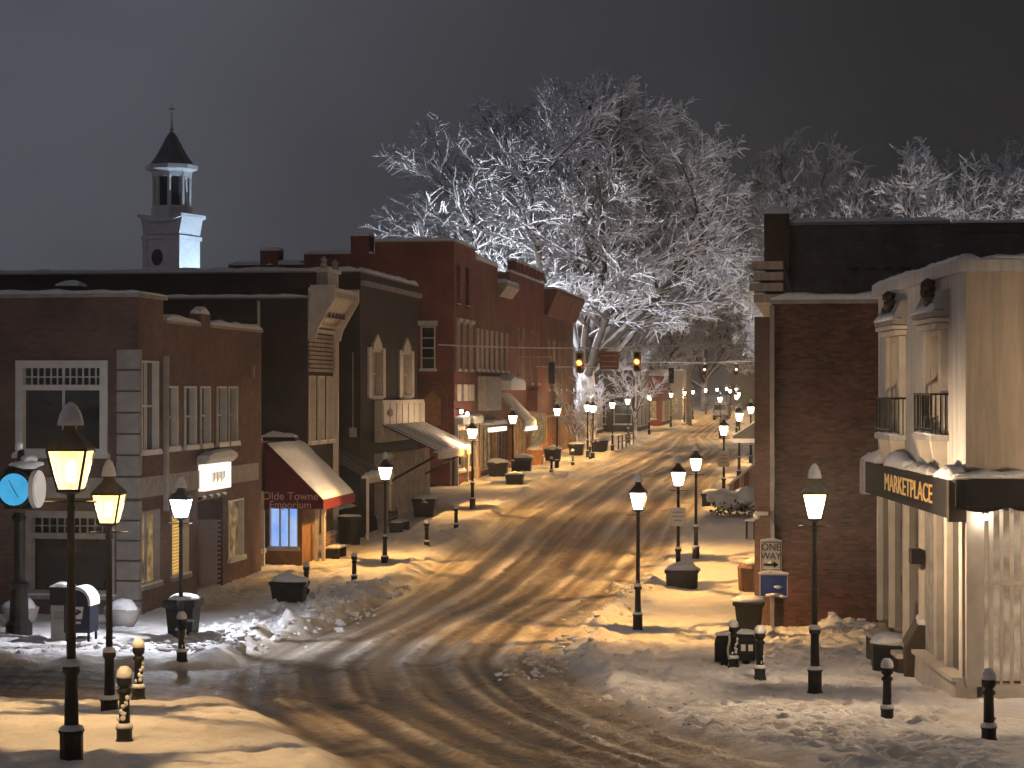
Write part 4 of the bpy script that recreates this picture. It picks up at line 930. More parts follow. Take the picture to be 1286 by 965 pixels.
# --- right-hand awnings farther up the street
sa = thing('striped_awning', 'red and pale striped awning on the right pavement, past the brick building', 'awning', (-1.9, 95.6, G(95.6)))
MB().box(XYZ, -1.3, 12, 93.5, 110, 0, 9.0).build('shop_wall', 'brick_brown', thing('right_shop', 'brick shop wall behind the striped awning on the right', 'shop', (-1.3, 93.5, .9)))
z0 = G(95.6)
MB().quad((-1.4, 95.6, z0 + 3.45), (-1.4, 97.4, z0 + 3.45), (-4.15, 97.4, z0 + 1.2), (-4.15, 95.6, z0 + 1.2)).build('canopy', 'brick_red', sa, fix=False)
for i in range(12):
    a = -4.15 + i * 0.23; zt = z0 + 1.2 + (i * 0.23) * 2.25 / 2.75; zt2 = zt + .23 * 2.25 / 2.75
    MB().poly(FS(95.6), 0.0, 0.03, [(a, z0 + .45), (a + .23, z0 + .45), (a + .23, zt2), (a, zt)]).build('stripe', 'brick_red' if i % 2 else 'tin', sa)
MB().poly(FS(95.7), 0.0, 0.25, [(-4.25, z0 + 1.2), (-4.15, z0 + 1.16), (-1.4, z0 + 3.42), (-1.4, z0 + 3.58)]).build('snow_edge', 'snow', sa)
da = thing('grey_awning', 'dark grey sloped awning with snow edge on the right, above the striped one', 'awning', (-1.3, 100, 1.1))
z0 = G(100)
MB().poly(FS(101), -4.0, 0.0, [(-1.4, z0 + 5.0), (-4.2, z0 + 3.2), (-4.2, z0 + 2.9), (-1.4, z0 + 2.9)]).build('canopy', 'slate', da)
MB().poly(FS(101.05), -0.1, 0.12, [(-4.25, z0 + 2.9), (-1.4, z0 + 2.9), (-1.4, z0 + 3.1), (-4.25, z0 + 3.1)]).build('snow_edge', 'snow', da)
MB().poly(FS(101.1), -3.9, 0.05, [(-4.28, z0 + 3.22), (-4.2, z0 + 3.18), (-1.4, z0 + 4.98), (-1.4, z0 + 5.1)]).build('snow_cover', 'snow', da)
rh = thing('right_gable_house', 'far low building with snowy eaves on the right side of the street', 'house', (-2.0, 150, 1.7))
MB().box(XYZ, -3.6, 12, 150, 175, 1.4, 6.2).build('wall', 'brick_rust', rh)
MB().poly(FS(149.5), -26, 0.0, [(-4.6, 6.1), (-4.6, 6.3), (4, 9.2), (12.5, 6.3), (12.5, 6.1)]).build('roof', 'snow', rh)

# ------------------------------------------------------------------ steeple behind the left row
sx, sy = -40.27, 125.4
st = thing('steeple', 'white church steeple with octagonal belfry and dark pointed spire, behind the left roofs', 'steeple', (sx, sy, 1.5))
hw = 1.6
MB().box(XYZ, sx - hw, sx + hw, sy - hw, sy + hw, 1.5, 15.7).build('tower', 'white', st)
MB().box(XYZ, sx - hw - .06, sx - hw + .35, sy - hw - .06, sy - hw + .35, 10, 15.7).build('corner_board', 'white', st); MB().box(XYZ, sx + hw - .35, sx + hw + .06, sy - hw - .06, sy - hw + .35, 10, 15.7).build('corner_board', 'white', st)
MB().box(XYZ, sx - hw - .12, sx + hw + .12, sy - hw - .12, sy + hw + .12, 15.7, 15.95).build('string_course', 'white', st)
# upper stage with a cornice that bows down between its corners
pts = [(-hw, 16.0), (hw, 16.0)] + [(hw + .25 - (2 * hw + .5) * k / 10, 17.05 - .32 * math.sin(math.pi * k / 10)) for k in range(11)]
MB().poly(FS(sy - hw), -2 * hw, 0.0, [(sx + a, z) for a, z in pts]).build('upper_stage', 'white', st)
pts = [(hw + .35 - (2 * hw + .7) * k / 10, 17.06 - .32 * math.sin(math.pi * k / 10)) for k in range(11)]
MB().poly(FS(sy - hw - .3), -2 * hw - .6, 0.0, [(sx + a, z) for a, z in pts] + [(sx + a, z + .22) for a, z in reversed(pts)]).build('bowed_cornice', 'white', st)
MB().lathe(sx, sy, [(1.62, 16.75), (1.62, 17.75), (1.5, 17.8)], 8, R(22.5)).build('belfry_base', 'white', st)
for i in range(8):
    t = R(22.5 + 45 * i); MB().lathe(sx + 1.38 * math.cos(t), sy + 1.38 * math.sin(t), [(0.17, 17.75), (0.17, 19.5), (.22, 19.6), (.22, 19.75)], 6).build('column', 'white', st)
MB().lathe(sx, sy, [(0.95, 17.8), (0.95, 19.7)], 8, R(22.5)).build('louvre_core', 'roof', st)
MB().lathe(sx, sy, [(1.55, 19.6), (1.6, 19.9), (2.05, 20.05), (2.05, 20.3), (1.6, 20.35)], 8, R(22.5)).build('entablature', 'white', st)
MB().lathe(sx, sy, [(1.75, 20.35), (1.2, 20.95), (0.75, 21.6), (0.42, 22.1), (0.12, 22.4)], 8, R(22.5)).build('spire', 'slate', st)
MB().lathe(sx, sy, [(0.12, 22.35), (0.22, 22.5), (0.1, 22.65), (0.06, 23.3), (0.12, 23.4), (0.03, 23.5), (0.025, 24.3)], 8).build('finial', 'galv', st)
MB().box(XYZ, sx - .25, sx + .25, sy - .03, sy + .03, 23.75, 23.85).build('weather_vane', 'galv', st)
MB().poly(FS(sy - hw), 0.0, 0.05, [(sx - .35 + .5 * math.cos(R(18 * k)), 14.6 + .5 * math.sin(R(18 * k))) for k in range(20)]).build('round_louvre', 'roof', st)
st.scale = (0.80, 0.80, 1.02); st.rotation_euler = (0, 0, R(-13))

# floodlight in the yard behind the row: it is what lights the tree and the steeple from below
for fx, fy, fz, lab in ((-31.5, 167.0, 6.0, 'yard floodlight on a short pole behind the left row, aimed at the huge tree'), (-22.5, 164.0, 5.0, 'yard floodlight near the end wall of the red row, aimed up into the huge tree')):
    fl = thing('floodlight', lab, 'lamp', (fx, fy, 1.8), 'tree floodlights')
    MB().tube((fx, fy, 1.6), (fx, fy, fz), 0.07, 0.06, 8).build('pole', 'galv', fl)
    MB().lathe(fx, fy, [(0.1, fz), (1.3, fz + .13), (1.3, fz + .17), (.1, fz + .06)], 10).build('shield', 'iron', fl)
    MB().lathe(fx, fy, [(0.16, fz + .12), (0.2, fz + .25), (0.14, fz + .35)], 8).build('lens', 'flood' if fx < -30 else 'flood_low', fl)
fl = thing('floodlight', 'floodlight on a pole aimed at the steeple, behind the left roofs', 'lamp', (-33.6, 124.6, 1.5))
MB().tube((-33.6, 124.6, 1.4), (-33.6, 124.6, 10.4), 0.09, 0.06, 8).build('pole', 'galv', fl)
MB().box(XYZ, -33.45, -33.4, 124.2, 125.0, 10.2, 10.9).build('shield', 'iron', fl); MB().box(XYZ, -33.9, -33.45, 124.3, 124.9, 10.4, 10.45).build('housing', 'iron', fl)
MB().lathe(-33.7, 124.6, [(0.1, 10.48), (0.12, 10.55), (0.1, 10.65)], 8).build('lens', mat_emit('steeple_flood_lens', (.52, .72, 1.0), 8500), fl)
for k_, (fx, fy, lab) in enumerate(((15.5, 158.0, 'yard lamp behind the right roofs, below the hazy trees, left of two'), (31.0, 156.0, 'yard lamp behind the right roofs, below the hazy trees, right of two'), (-1.2, 185.0, 'yard lamp by the snowy trees where the street narrows, right side'))):
    fl = thing('tree_fill_lamp', lab, 'lamp', (fx, fy, 1.8), 'yard lamps')  # unseen lamps added to brighten the trees beyond the right roofs
    MB().tube((fx, fy, 1.6), (fx, fy, 6.0), 0.07, 0.06, 8).build('pole', 'galv', fl); MB().lathe(fx, fy, [(0.1, 6.0), (.6, 6.06), (.6, 6.1), (.1, 6.06)], 10).build('shield', 'iron', fl)
    MB().lathe(fx, fy, [(0.12, 6.12), (0.15, 6.25), (0.1, 6.35)], 8).build('lens', mat_emit('fill_lens_%d' % k_, ((1, .84, .72), (.86, .87, 1), (1, .88, .78))[k_], (12000, 12000, 5500)[k_]), fl)

# ------------------------------------------------------------------ trees
def make_tree(seed, height, spread, levels, trunk_h, trunk_r, lean=0.0, thick=1.0, dirs=None, env=None):
    g = random.Random(seed); limb = MB(); twig = MB()
    def tube(mb, pts, r0, r1, sides):
        n0 = len(mb.v); m = len(pts)
        for i, p in enumerate(pts):
            d = (pts[min(i + 1, m - 1)] - pts[max(i - 1, 0)]).normalized(); a = d.orthogonal().normalized(); b = d.cross(a)
            r = r0 + (r1 - r0) * i / (m - 1)
            for k in range(sides):
                t = 2 * math.pi * k / sides; mb.v.append(tuple(p + a * (r * math.cos(t)) + b * (r * math.sin(t))))
        for i in range(m - 1):
            for k in range(sides):
                mb.f.append((n0 + i * sides + k, n0 + i * sides + (k + 1) % sides, n0 + (i + 1) * sides + (k + 1) % sides, n0 + (i + 1) * sides + k))
    nsec = (7, 6, 5, 3, 2, 1); sides = (8, 6, 4, 3, 3, 3)
    def grow(p, d, L, r, lv):
        n = nsec[lv]; pts = [p]; q = p.copy(); dd = d.copy()
        for i in range(n):
            up = (0.10 if lv == 1 else 0.02) if lv < 3 else (-0.06 if g.random() < .6 else 0.05)
            dd = (dd + Vector((g.gauss(0, .13), g.gauss(0, .13), g.gauss(0, .09) + up))).normalized()
            q2 = q + dd * (L / n)
            if env and len(pts) > 1 and sum(((q2[m_] - env[0][m_]) / env[1][m_]) ** 2 for m_ in range(3)) > g.uniform(.8, 1.12): break
            q = q2; pts.append(q.copy())
        n = len(pts) - 1
        rend = r * (0.35 if lv < 4 else 0.5)
        tube(limb if lv < 3 else twig, pts, r, rend, sides[lv])
        if lv >= len(levels): return
        cnt, frac, spread_a = levels[lv]
        for c in range(cnt):
            t = (0.22 + 0.78 * (c + g.random()) / cnt) if lv else 1.0
            k = min(int(t * n), n - 1); f = t * n - k; base = pts[k].lerp(pts[k + 1], min(f, 1)); ax = (pts[k + 1] - pts[k]).normalized()
            o = ax.orthogonal().normalized(); o = Matrix.Rotation(g.uniform(0, 2 * math.pi), 3, ax) @ o
            ang = R(g.uniform(*spread_a)); nd = (ax * math.cos(ang) + o * math.sin(ang)).normalized()
            if lv >= 1: nd = (nd + Vector((0, 0, 0.12))).normalized()
            grow(base, nd, L * frac * g.uniform(0.65, 1.2) * (1.12 - 0.45 * t), max(r * (0.62 - 0.25 * t), 0.035 * thick) if lv else r * .6, lv + 1)
    top = Vector((0, 0, trunk_h)); tube(limb, [Vector((0, 0, -.5)), Vector((.05, 0, trunk_h * .5)), top], trunk_r * 1.25, trunk_r * 0.9, 10)
    for az, inc, Lf in dirs:
        a, i = R(az), R(inc); d = Vector((math.sin(i) * math.cos(a), math.sin(i) * math.sin(a), math.cos(i)))
        grow(top + Vector((0, 0, g.uniform(-1.5, .5))), d, height * Lf, trunk_r * g.uniform(.45, .62), 1)
    return limb, twig
def add_tree(name, label, proto, loc, rz, sc_, group=None):
    t = thing(name, label, 'tree', loc, group)
    for n, me in (('trunk', proto[0]), ('crown', proto[1])): o = bpy.data.objects.new(n, me); put(o, t)
    t.rotation_euler = (0, 0, R(rz)); t.scale = sc_ if isinstance(sc_, tuple) else (sc_,) * 3
    return t
def mesh_of(mb, name, mat, smooth=True):
    me = bpy.data.meshes.new(name); me.from_pydata(mb.v, [], mb.f); me.materials.append(M[mat])
    if smooth: me.polygons.foreach_set('use_smooth', [True] * len(me.polygons))
    return me
# azimuth (0 = right, 180 = left, 270 = towards the camera), inclination from vertical, length
big = make_tree(21, 30.0, 1.0, {1: (13, .44, (28, 62)), 2: (11, .47, (25, 65)), 3: (8, .48, (25, 70)), 4: (5, .6, (20, 75))}, 7.0, 0.70, thick=1.8,
                dirs=((185, 48, .74), (172, 40, .76), (200, 54, .62), (190, 58, .5), (160, 28, .80), (222, 34, .74), (240, 20, .80), (95, 18, .82), (20, 10, .84), (330, 17, .84), (60, 30, .78), (300, 34, .74), (10, 34, .76), (350, 46, .66), (5, 54, .5), (270, 44, .56), (90, 46, .56), (140, 46, .66), (25, 24, .8)),
                env=((-2.1, 0, 20.2), (15.6, 13.5, 14.3)))
bp = (mesh_of(big[0], 'trunk', 'bark'), mesh_of(big[1], 'crown', 'twig', False))
add_tree('snowy_tree', 'huge snow-covered tree, floodlit bluish white, towering over the end of the left row', bp, (-20.2, 179, G(179)), 0, (1.18, 1.05, 0.94))
sm = make_tree(5, 20.0, 1.0, {1: (11, .46, (28, 62)), 2: (9, .46, (25, 65)), 3: (8, .5, (25, 70)), 4: (5, .6, (20, 75))}, 4.5, 0.45, thick=1.9, env=((0, 0, 13.0), (9.6, 9.6, 9.3)),
               dirs=((185, 55, .6), (150, 36, .72), (240, 30, .74), (95, 20, .8), (20, 16, .84), (330, 28, .8), (60, 40, .7), (300, 45, .66), (345, 58, .56), (215, 60, .55)))
sp = (mesh_of(sm[0], 'trunk', 'bark'), mesh_of(sm[1], 'crown', 'twig', False))
TG = 'snowy trees behind the right roofs'
for lab, u, v, rz, s in (('snowy tree at the right shoulder of the huge floodlit tree', -2.0, 214, 40, 1.3), ('tall hazy snow tree above the left end of the grey wall', 2.5, 196, 130, 1.32),
                         ('hazy snow tree above the grey wall, second from its left end', 9, 190, 220, 1.22), ('hazy snow tree in the middle above the grey brick wall', 16, 196, 20, 1.28), ('hazy snow tree toward the right edge, above the tan shop', 24, 192, 300, 1.25),
                         ('hazy snow tree next to the right frame edge', 31, 194, 75, 1.3), ('hazy snow tree cut by the right frame edge', 39, 190, 175, 1.25), ('low snowy tree behind the amber signals, at the street end', -3.0, 250, 15, 1.1),
                         ('lower snow tree left of the grey brick pier, behind the street lamps', 1.0, 182, 170, 0.9), ('snowy tree closing the view right of the far signals', 1.5, 240, 250, 1.0), ('snowy tree behind the far lamp string, left of the far signals', -22.5, 290, 95, 1.1),
                         ('snowy tree at the street crest below the far wire', -18.5, 335, 200, 1.2), ('snowy tree at the street crest, behind the right far lamps', -7.0, 330, 330, 1.15), ('snowy tree filling the gap under the huge tree, past the dark house', -24, 232, 60, 0.9)):
    add_tree('snowy_tree', lab, sp, (u, v, G(v)), rz, s, TG)
for lab, u, v, rz, s in (('dark distant tree left of the steeple', -88, 240, 10, 0.62), ('dark distant tree at the left frame edge', -101, 245, 80, 0.58)):
    add_tree('distant_tree', lab, sp, (u, v, G(v)), rz, s, 'dark trees far left')
tiny = make_tree(9, 5.2, 1.0, {1: (8, .5, (28, 62)), 2: (7, .5, (25, 65)), 3: (6, .5, (20, 70))}, 1.7, 0.09, thick=0.75, dirs=((180, 50, .55), (90, 20, .8), (20, 30, .7), (300, 45, .6), (240, 30, .7), (130, 35, .65)))
tp = (mesh_of(tiny[0], 'trunk', 'bark'), mesh_of(tiny[1], 'crown', 'twig', False))
for lab, u, v, s in (('small snowy street tree under the left amber signal', -17.6, 150, 1.0), ('snowy street tree with a thick trunk, below the right amber signal', -16.2, 183, 1.5), ('small snowy street tree past the last red building', -18.5, 168, 0.9)):
    add_tree('street_tree', lab, tp, (u, v, gz(v)), u * 40, s, 'street trees at the far end')

# ------------------------------------------------------------------ street lamps
def make_lamp(bulb, full=True, cup=True):
    t = bpy.data.objects.new('street_lamp', None); put(t); BASE[t.name] = Vector((0, 0, 0))
    MB().lathe(0, 0, [(0.155, 0), (0.155, 0.06), (0.135, 0.10), (0.135, 0.44), (0.155, 0.48), (0.10, 0.54)], 8, R(22.5)).build('base', 'iron', t)
    MB().lathe(0, 0, [(0.085, 0.52), (0.075, 1.12), (0.105, 1.16), (0.105, 1.22), (0.06, 1.26)], 12).build('lower_shaft', 'iron', t, smooth=True)
    MB().lathe(0, 0, [(0.056, 1.22), (0.045, 3.0), (0.065, 3.05), (0.045, 3.1), (0.05, 3.2)], 12).build('shaft', 'iron', t, smooth=True)
    fr = MB(); zb, zt, rb, rt = 3.27, 3.72, 0.125, 0.225; s2 = math.sqrt(2)
    fr.lathe(0, 0, [(0.05, 3.2), (rb * s2 + .02, 3.235), (rb * s2 + .02, 3.27)], 4, R(45))
    for i in range(4):
        c, s = math.cos(R(45 + 90 * i)) * s2, math.sin(R(45 + 90 * i)) * s2
        c2, s_2 = math.cos(R(135 + 90 * i)) * s2, math.sin(R(135 + 90 * i)) * s2
        fr.tube((c * rb, s * rb, zb), (c * rt, s * rt, zt), 0.020, 0.020, 4)
        fr.tube((c * rt, s * rt, zt), (c2 * rt, s_2 * rt, zt), 0.02, 0.02, 4)
    fr.tube((-.3, 0, 3.12), (.3, 0, 3.12), 0.014, 0.014, 5)
    fr.build('lantern_frame', 'iron', t)
    if full:
        for i in range(4):
            a, b = R(45 + 90 * i), R(135 + 90 * i); k = 0.985 * s2
            MB().quad((math.cos(a) * rb * k, math.sin(a) * rb * k, zb), (math.cos(b) * rb * k, math.sin(b) * rb * k, zb), (math.cos(b) * rt * k, math.sin(b) * rt * k, zt), (math.cos(a) * rt * k, math.sin(a) * rt * k, zt)).build('glass_pane', 'lglass_' + bulb, t, fix=False)
    else:
        g_ = MB()
        for i in range(4):
            a, b = R(45 + 90 * i), R(135 + 90 * i); k = 0.985 * s2
            g_.quad((math.cos(a) * rb * k, math.sin(a) * rb * k, zb), (math.cos(b) * rb * k, math.sin(b) * rb * k, zb), (math.cos(b) * rt * k, math.sin(b) * rt * k, zt), (math.cos(a) * rt * k, math.sin(a) * rt * k, zt))
        g_.build('glass', 'lglass_' + bulb, t, fix=False)
    MB().lathe(0, 0, [(rt * s2 + .02, 3.735), (rt * s2 + .005, 3.755), (0.14, 3.90), (0.095, 3.97), (0.10, 4.02), (0.06, 4.08)], 4 if full else 4, R(45)).build('lantern_roof', 'glow_brown', t)
    MB().lathe(0, 0, [(0.03, 4.06), (0.045, 4.12), (0.015, 4.17), (0.035, 4.2), (0.008, 4.27)], 8).build('finial', 'iron', t)
    if cup:
        sk_ = MB(); sk_.lathe(0, 0, [(.115 * s2, 3.625), (.115 * s2, 3.74), (.105 * s2, 3.74), (.105 * s2, 3.625)], 4, R(45)); sk_.f = sk_.f[:-2]
        for i in range(4): sk_.f.append((12 + i, 12 + (i + 1) % 4, (i + 1) % 4, i))
        sk_.build('reflector_cup', 'galv', t, fix=False)
        MB().lathe(0, 0, [(0.01, 3.655), (0.022, 3.67), (0.023, 3.70), (0.012, 3.72)], 6).build('bulb', bulb, t, smooth=False)
        MB().lathe(0, 0, [(0.03, 3.36), (0.05, 3.40), (0.05, 3.55), (0.03, 3.58)], 6).build('mantle', 'mantle_' + bulb, t, smooth=False)
    else:
        MB().lathe(0, 0, [(0.03, 3.38), (0.05, 3.42), (0.05, 3.55), (0.03, 3.58)], 6).build('bulb', bulb, t, smooth=False)
    MB().lathe(0, 0, [(0.02, 3.27), (0.03, 3.35)], 6).build('socket', 'iron', t)
    sn = MB().lathe(0, 0, [(0.15, 4.0), (0.145, 4.04), (0.12, 4.14), (0.07, 4.23), (0.02, 4.27)], 10); sn.build('snow_cap', 'snow', t, smooth=True)
    MB().lathe(0, 0, [(0.112, 1.225), (0.10, 1.27), (0.062, 1.31)], 10).build('snow_collar', 'snow', t, smooth=True)
    MB().lathe(0, 0, [(0.15, 0.485), (0.13, 0.53), (0.09, 0.55)], 8, R(22.5)).build('snow_collar', 'snow', t, smooth=True)
    return t
protos = {('w', 1): make_lamp('bulb_white'), ('y', 1): make_lamp('bulb_warm'), ('c', 1): make_lamp('bulb_cool'), ('w', 0): make_lamp('bulb_white', False), ('o', 1): make_lamp('bulb_open', True, False)}
used = set()
def lamp(u, v, kind, full, label, dz=0.0, rz=0.0):
    key = (kind, full)
    o = protos[key] if key not in used else copy_tree(protos[key]); used.add(key)
    o.location = (u, v, foot(u, v) + dz if v < 120 else gz(v)); o.rotation_euler = (0, 0, R(rz))
    o.rotation_euler = (R(rng.uniform(-.7, .7)), R(rng.uniform(-.7, .7)), R(rz + rng.uniform(-3, 3)))
    for ch in o.children:
        if ch.name.startswith('snow_cap'): k_ = rng.uniform(.75, 1.1); ch.scale = (k_, k_ * rng.uniform(.85, 1.1), 1.0); ch.rotation_euler = (0, 0, rng.uniform(0, 3))
    o['label'] = label; o['category'] = 'street lamp'; o['group'] = 'lantern street lamps'
    BASE[o.name] = o.location.copy(); return o
lamp(-8.55, 22.9, 'y', 1, 'nearest street lamp at the far left, yellow lantern in front of the wide white window', dz=-.12, rz=6)
lamp(-11.1, 31.4, 'y', 1, 'second street lamp from the left, yellow lantern beside the snow-topped bollards', dz=-.25, rz=6)
lamp(-15.6, 49.3, 'c', 1, 'street lamp with bluish white lantern rising behind the left litter bin', dz=-.15)
lamp(-15.5, 73.0, 'w', 1, 'street lamp in front of the boarded shop front, right of the maroon awning', dz=-.25)
lamp(-15.9, 94.4, 'w', 1, 'street lamp standing in front of the red painted panel, left pavement')
lamp(-16.6, 111.8, 'w', 1, 'street lamp rising behind the dark tub planter in front of the red row')
lamp(-16.3, 128.5, 'w', 1, 'street lamp before the far red building, right of the toothed parapet shop')
lamp(-16.2, 145.0, 'w', 0, 'left one of two overlapping far lamps at the end of the red row')
lamp(-15.4, 141.0, 'w', 0, 'right, lower one of two overlapping far lamps at the end of the red row')
lamp(-15.6, 156.5, 'w', 0, 'single far left lamp right of the red row, beside the railing')
lamp(-0.1, 38.5, 'o', 1, 'tall street lamp in front of the plain right brick wall')
lamp(-4.8, 54.9, 'w', 1, 'nearest right kerb lamp, alone in the snow beside the road')
lamp(-4.55, 67.0, 'w', 1, 'right kerb lamp rising from a snowy planter, with a small white sign plate')
lamp(-4.5, 75.8, 'w', 1, 'right kerb lamp just behind the one with the planter')
lamp(-4.5, 98.0, 'w', 1, 'right kerb lamp with pale plate, before the grey awning')
lamp(-4.5, 116.4, 'w', 0, 'far right kerb lamp left of the grey awning tip')
lamp(-4.5, 136.5, 'w', 0, 'far right kerb lamp next to the brick building edge')
lamp(6.6, 33.3, 'o', 1, 'street lamp outside the tan shop, beyond the right frame edge')
for u, v, lab in ((-16.2, 227, 'far left row lamp beside the lit red shop'), (-16.2, 250, 'tiny far lamp just left of the utility pole top'), (-16.0, 263, 'tiny far lamp just right of the utility pole'),
                  (-15.8, 290, 'tiny far lamp above the parked van'), (-15.6, 318, 'tiny far lamp up and right of the parked van'), (-9.0, 189, 'small far lamp between the road and the grey awning'),
                  (-8.2, 206, 'small far lamp up the right kerb, left of the brick edge'), (-9.0, 231, 'tiny far lamp high up the right kerb'), (-12.0, 279, 'tiny far lamp near the crest on the right kerb'),
                  (-10.0, 255, 'tiny far lamp halfway along the right far kerb'), (-15.4, 345, 'farthest lamp on the left kerb of the crest'), (-13.0, 325, 'farthest lamp on the right kerb of the crest'),
                  (-16.2, 198, 'lone left row lamp past the end of the railing'), (-16.2, 176, 'left row lamp by the thick street tree')):
    lamp(u, v, 'w', 0, lab)
# plates and planters that go with the lamps
def sign_plate(label, u, v, z, w=0.55, h=0.75):
    t = thing('sign_plate', label, 'sign', (u, v, z)); MB().box(FS(v), u - w / 2, u + w / 2, 0.06, 0.08, z, z + h).build('plate', 'signwhite', t, bevel=0.01)
    MB().box(FS(v), u - .03, u + .03, 0.0, 0.06, z + .1, z + .14).build('clamp', 'galv', t)
    mb = MB()
    for i, (a, b) in enumerate(((-.18, .18), (-.2, .2), (-.14, .14))): mb.box(FS(v), u + a * w / .55, u + b * w / .55, 0.081, 0.084, z + h * (.7 - .22 * i), z + h * (.78 - .22 * i))
    mb.build('faint_lines', 'galv', t)
sign_plate('small pale sign plate on the lamp that rises from the planter', -4.55, 66.93, gz(67) + 1.95, .5, .6)
sign_plate('pale blank sign plate on the lamp before the grey awning', -4.5, 97.93, gz(98) + 1.75, .5, .75)

def planter(label, u, v, w, d, h, snow=True, mat='iron', taper=0.85, name='planter', cat='planter'):
    z = foot(u, v); t = thing(name, label, cat, (u, v, z), 'dark street planters' if name == 'planter' else None)
    n = 4; pts = []
    mb = MB()
    for zz, k in ((0, taper), (h * .85, 1.0), (h * .86, 1.08), (h, 1.08)):
        mb.v += [(u - w / 2 * k, v - d / 2 * k, z + zz), (u + w / 2 * k, v - d / 2 * k, z + zz), (u + w / 2 * k, v + d / 2 * k, z + zz), (u - w / 2 * k, v + d / 2 * k, z + zz)]
    for j in range(3):
        for i in range(4): mb.f.append((4 * j + i, 4 * j + (i + 1) % 4, 4 * j + 4 + (i + 1) % 4, 4 * j + 4 + i))
    mb.f.append((3, 2, 1, 0)); mb.f.append((12, 13, 14, 15)); mb.build('tub', mat, t, bevel=0.015)
    if snow: MB().blob(u, v, z + h, w * .56, d * .58, rng.uniform(.16, .3), int(abs(u * v)), .16).build('snow_cap', 'snow', t, smooth=True)
    return t
planter('dark rectangular planter on the left pavement, in front of the awning shop', -15.9, 61.0, 1.05, .6, .62, True)
planter('dark square planter at the foot of the boarded shop front corner', -17.4, 90.6, 1.0, .8, .85, True)
planter('dark tub planter standing at the lamp in front of the red row', -16.3, 110.5, .95, .7, .55, True)
planter('snow-topped planter around the second right kerb lamp', -4.4, 66.7, 1.0, .7, .6, True, taper=.95)
planter('yellow-lit snowy planter at the lamp before the grey awning', -5.0, 96.6, .9, .7, .65, True, taper=.95)
for lab, u, v in (('dark planter against the red row shop front', -18.3, 117.5), ('dark planter behind the red row tub planter', -17.8, 124.0), ('dark planter by the orange post of the red row', -17.9, 139.0), ('dark planter at the far end of the red row', -17.6, 150.0)):
    planter(lab, u, v, 1.1, .7, 0.85, True)
planter('round-lidded dark planter left of the street railing', -16.5, 156.0, 1.2, .8, .85, True)
planter('snow-topped orange wooden box by the far red building', -18.4, 133.5, 1.0, .8, 1.0, True, 'orangewood', 1.0, 'wooden_box', 'box')

# ------------------------------------------------------------------ bollards
def make_bollard():
    t = bpy.data.objects.new('bollard', None); put(t)
    BASE[t.name] = Vector((0, 0, 0))
    MB().lathe(0, 0, [(0.125, 0), (0.125, 0.05), (0.105, 0.09), (0.105, 0.2), (0.12, 0.23), (0.085, 0.27)], 12).build('base', 'iron', t)
    MB().lathe(0, 0, [(0.078, 0.25), (0.07, 0.68), (0.095, 0.70), (0.095, 0.74), (0.06, 0.77)], 10).build('post', 'iron', t, smooth=True)
    MB().lathe(0, 0, [(0.05, 0.76), (0.10, 0.82), (0.105, 0.88), (0.07, 0.95), (0.02, 0.97)], 10).build('ball', 'iron', t, smooth=True)
    MB().lathe(0, 0, [(0.09, 0.9), (0.112, 0.92), (0.10, 1.0), (0.055, 1.055), (0.01, 1.06)], 10).build('snow_cap', 'snow', t, smooth=True)
    MB().lathe(0, 0, [(0.123, 0.232), (0.11, 0.28), (0.075, 0.3)], 10).build('snow_collar', 'snow', t, smooth=True)
    mb = MB(); g2 = random.Random(2)
    for i in range(7): a = g2.uniform(3.6, 5.6); z = g2.uniform(.32, .66); mb.blob(.075 * math.cos(a), .075 * math.sin(a), z, .035, .015, .04, i, .3, True)
    mb.build('clinging_snow', 'snow', t, smooth=True)
    return t
bol = make_bollard()
for i, (u, v, lab) in enumerate(((-8.85, 25.6, 'nearest left bollard, thickly snowed, right of the second lamp foot'), (-11.3, 33.4, 'snow-capped bollard just behind the nearest left bollard'), (-13.55, 42.9, 'dark bollard farthest back of the left cluster of three'),
                                 (-15.3, 67.2, 'dark bollard in the lit snow, right of the awning shop planter'), (-15.9, 63.1, 'short dark bollard touching the rectangular left planter'), (-15.0, 78.4, 'dark bollard right of the boarded shop lamp'),
                                 (-15.05, 85.2, 'dark bollard left of the lamp before the red panel'), (-15.8, 122.0, 'small bollard in the snow right of the tub planter'), (-15.6, 131.0, 'far small bollard below the far red building'),
                                 (-15.7, 142.0, 'far small bollard near the end planters'), (-1.85, 44.8, 'right bollard chained in front of the black news boxes'), (-1.2, 41.8, 'snow-topped right bollard left of the tall wall lamp'),
                                 (1.05, 33.5, 'dark right bollard left of the tan shop plinth'), (2.35, 29.9, 'nearest right bollard, yellow-lit, snow-capped, at the right edge'))):
    o = bol if i == 0 else copy_tree(bol)
    o.location = (u, v, foot(u, v)); o.rotation_euler = (0, 0, i * 0.7); s = 1.0 + 0.04 * ((i * 7) % 3 - 1); o.scale = (s, s, s)
    o['label'] = lab; o['category'] = 'bollard'; o['group'] = 'pavement bollards'

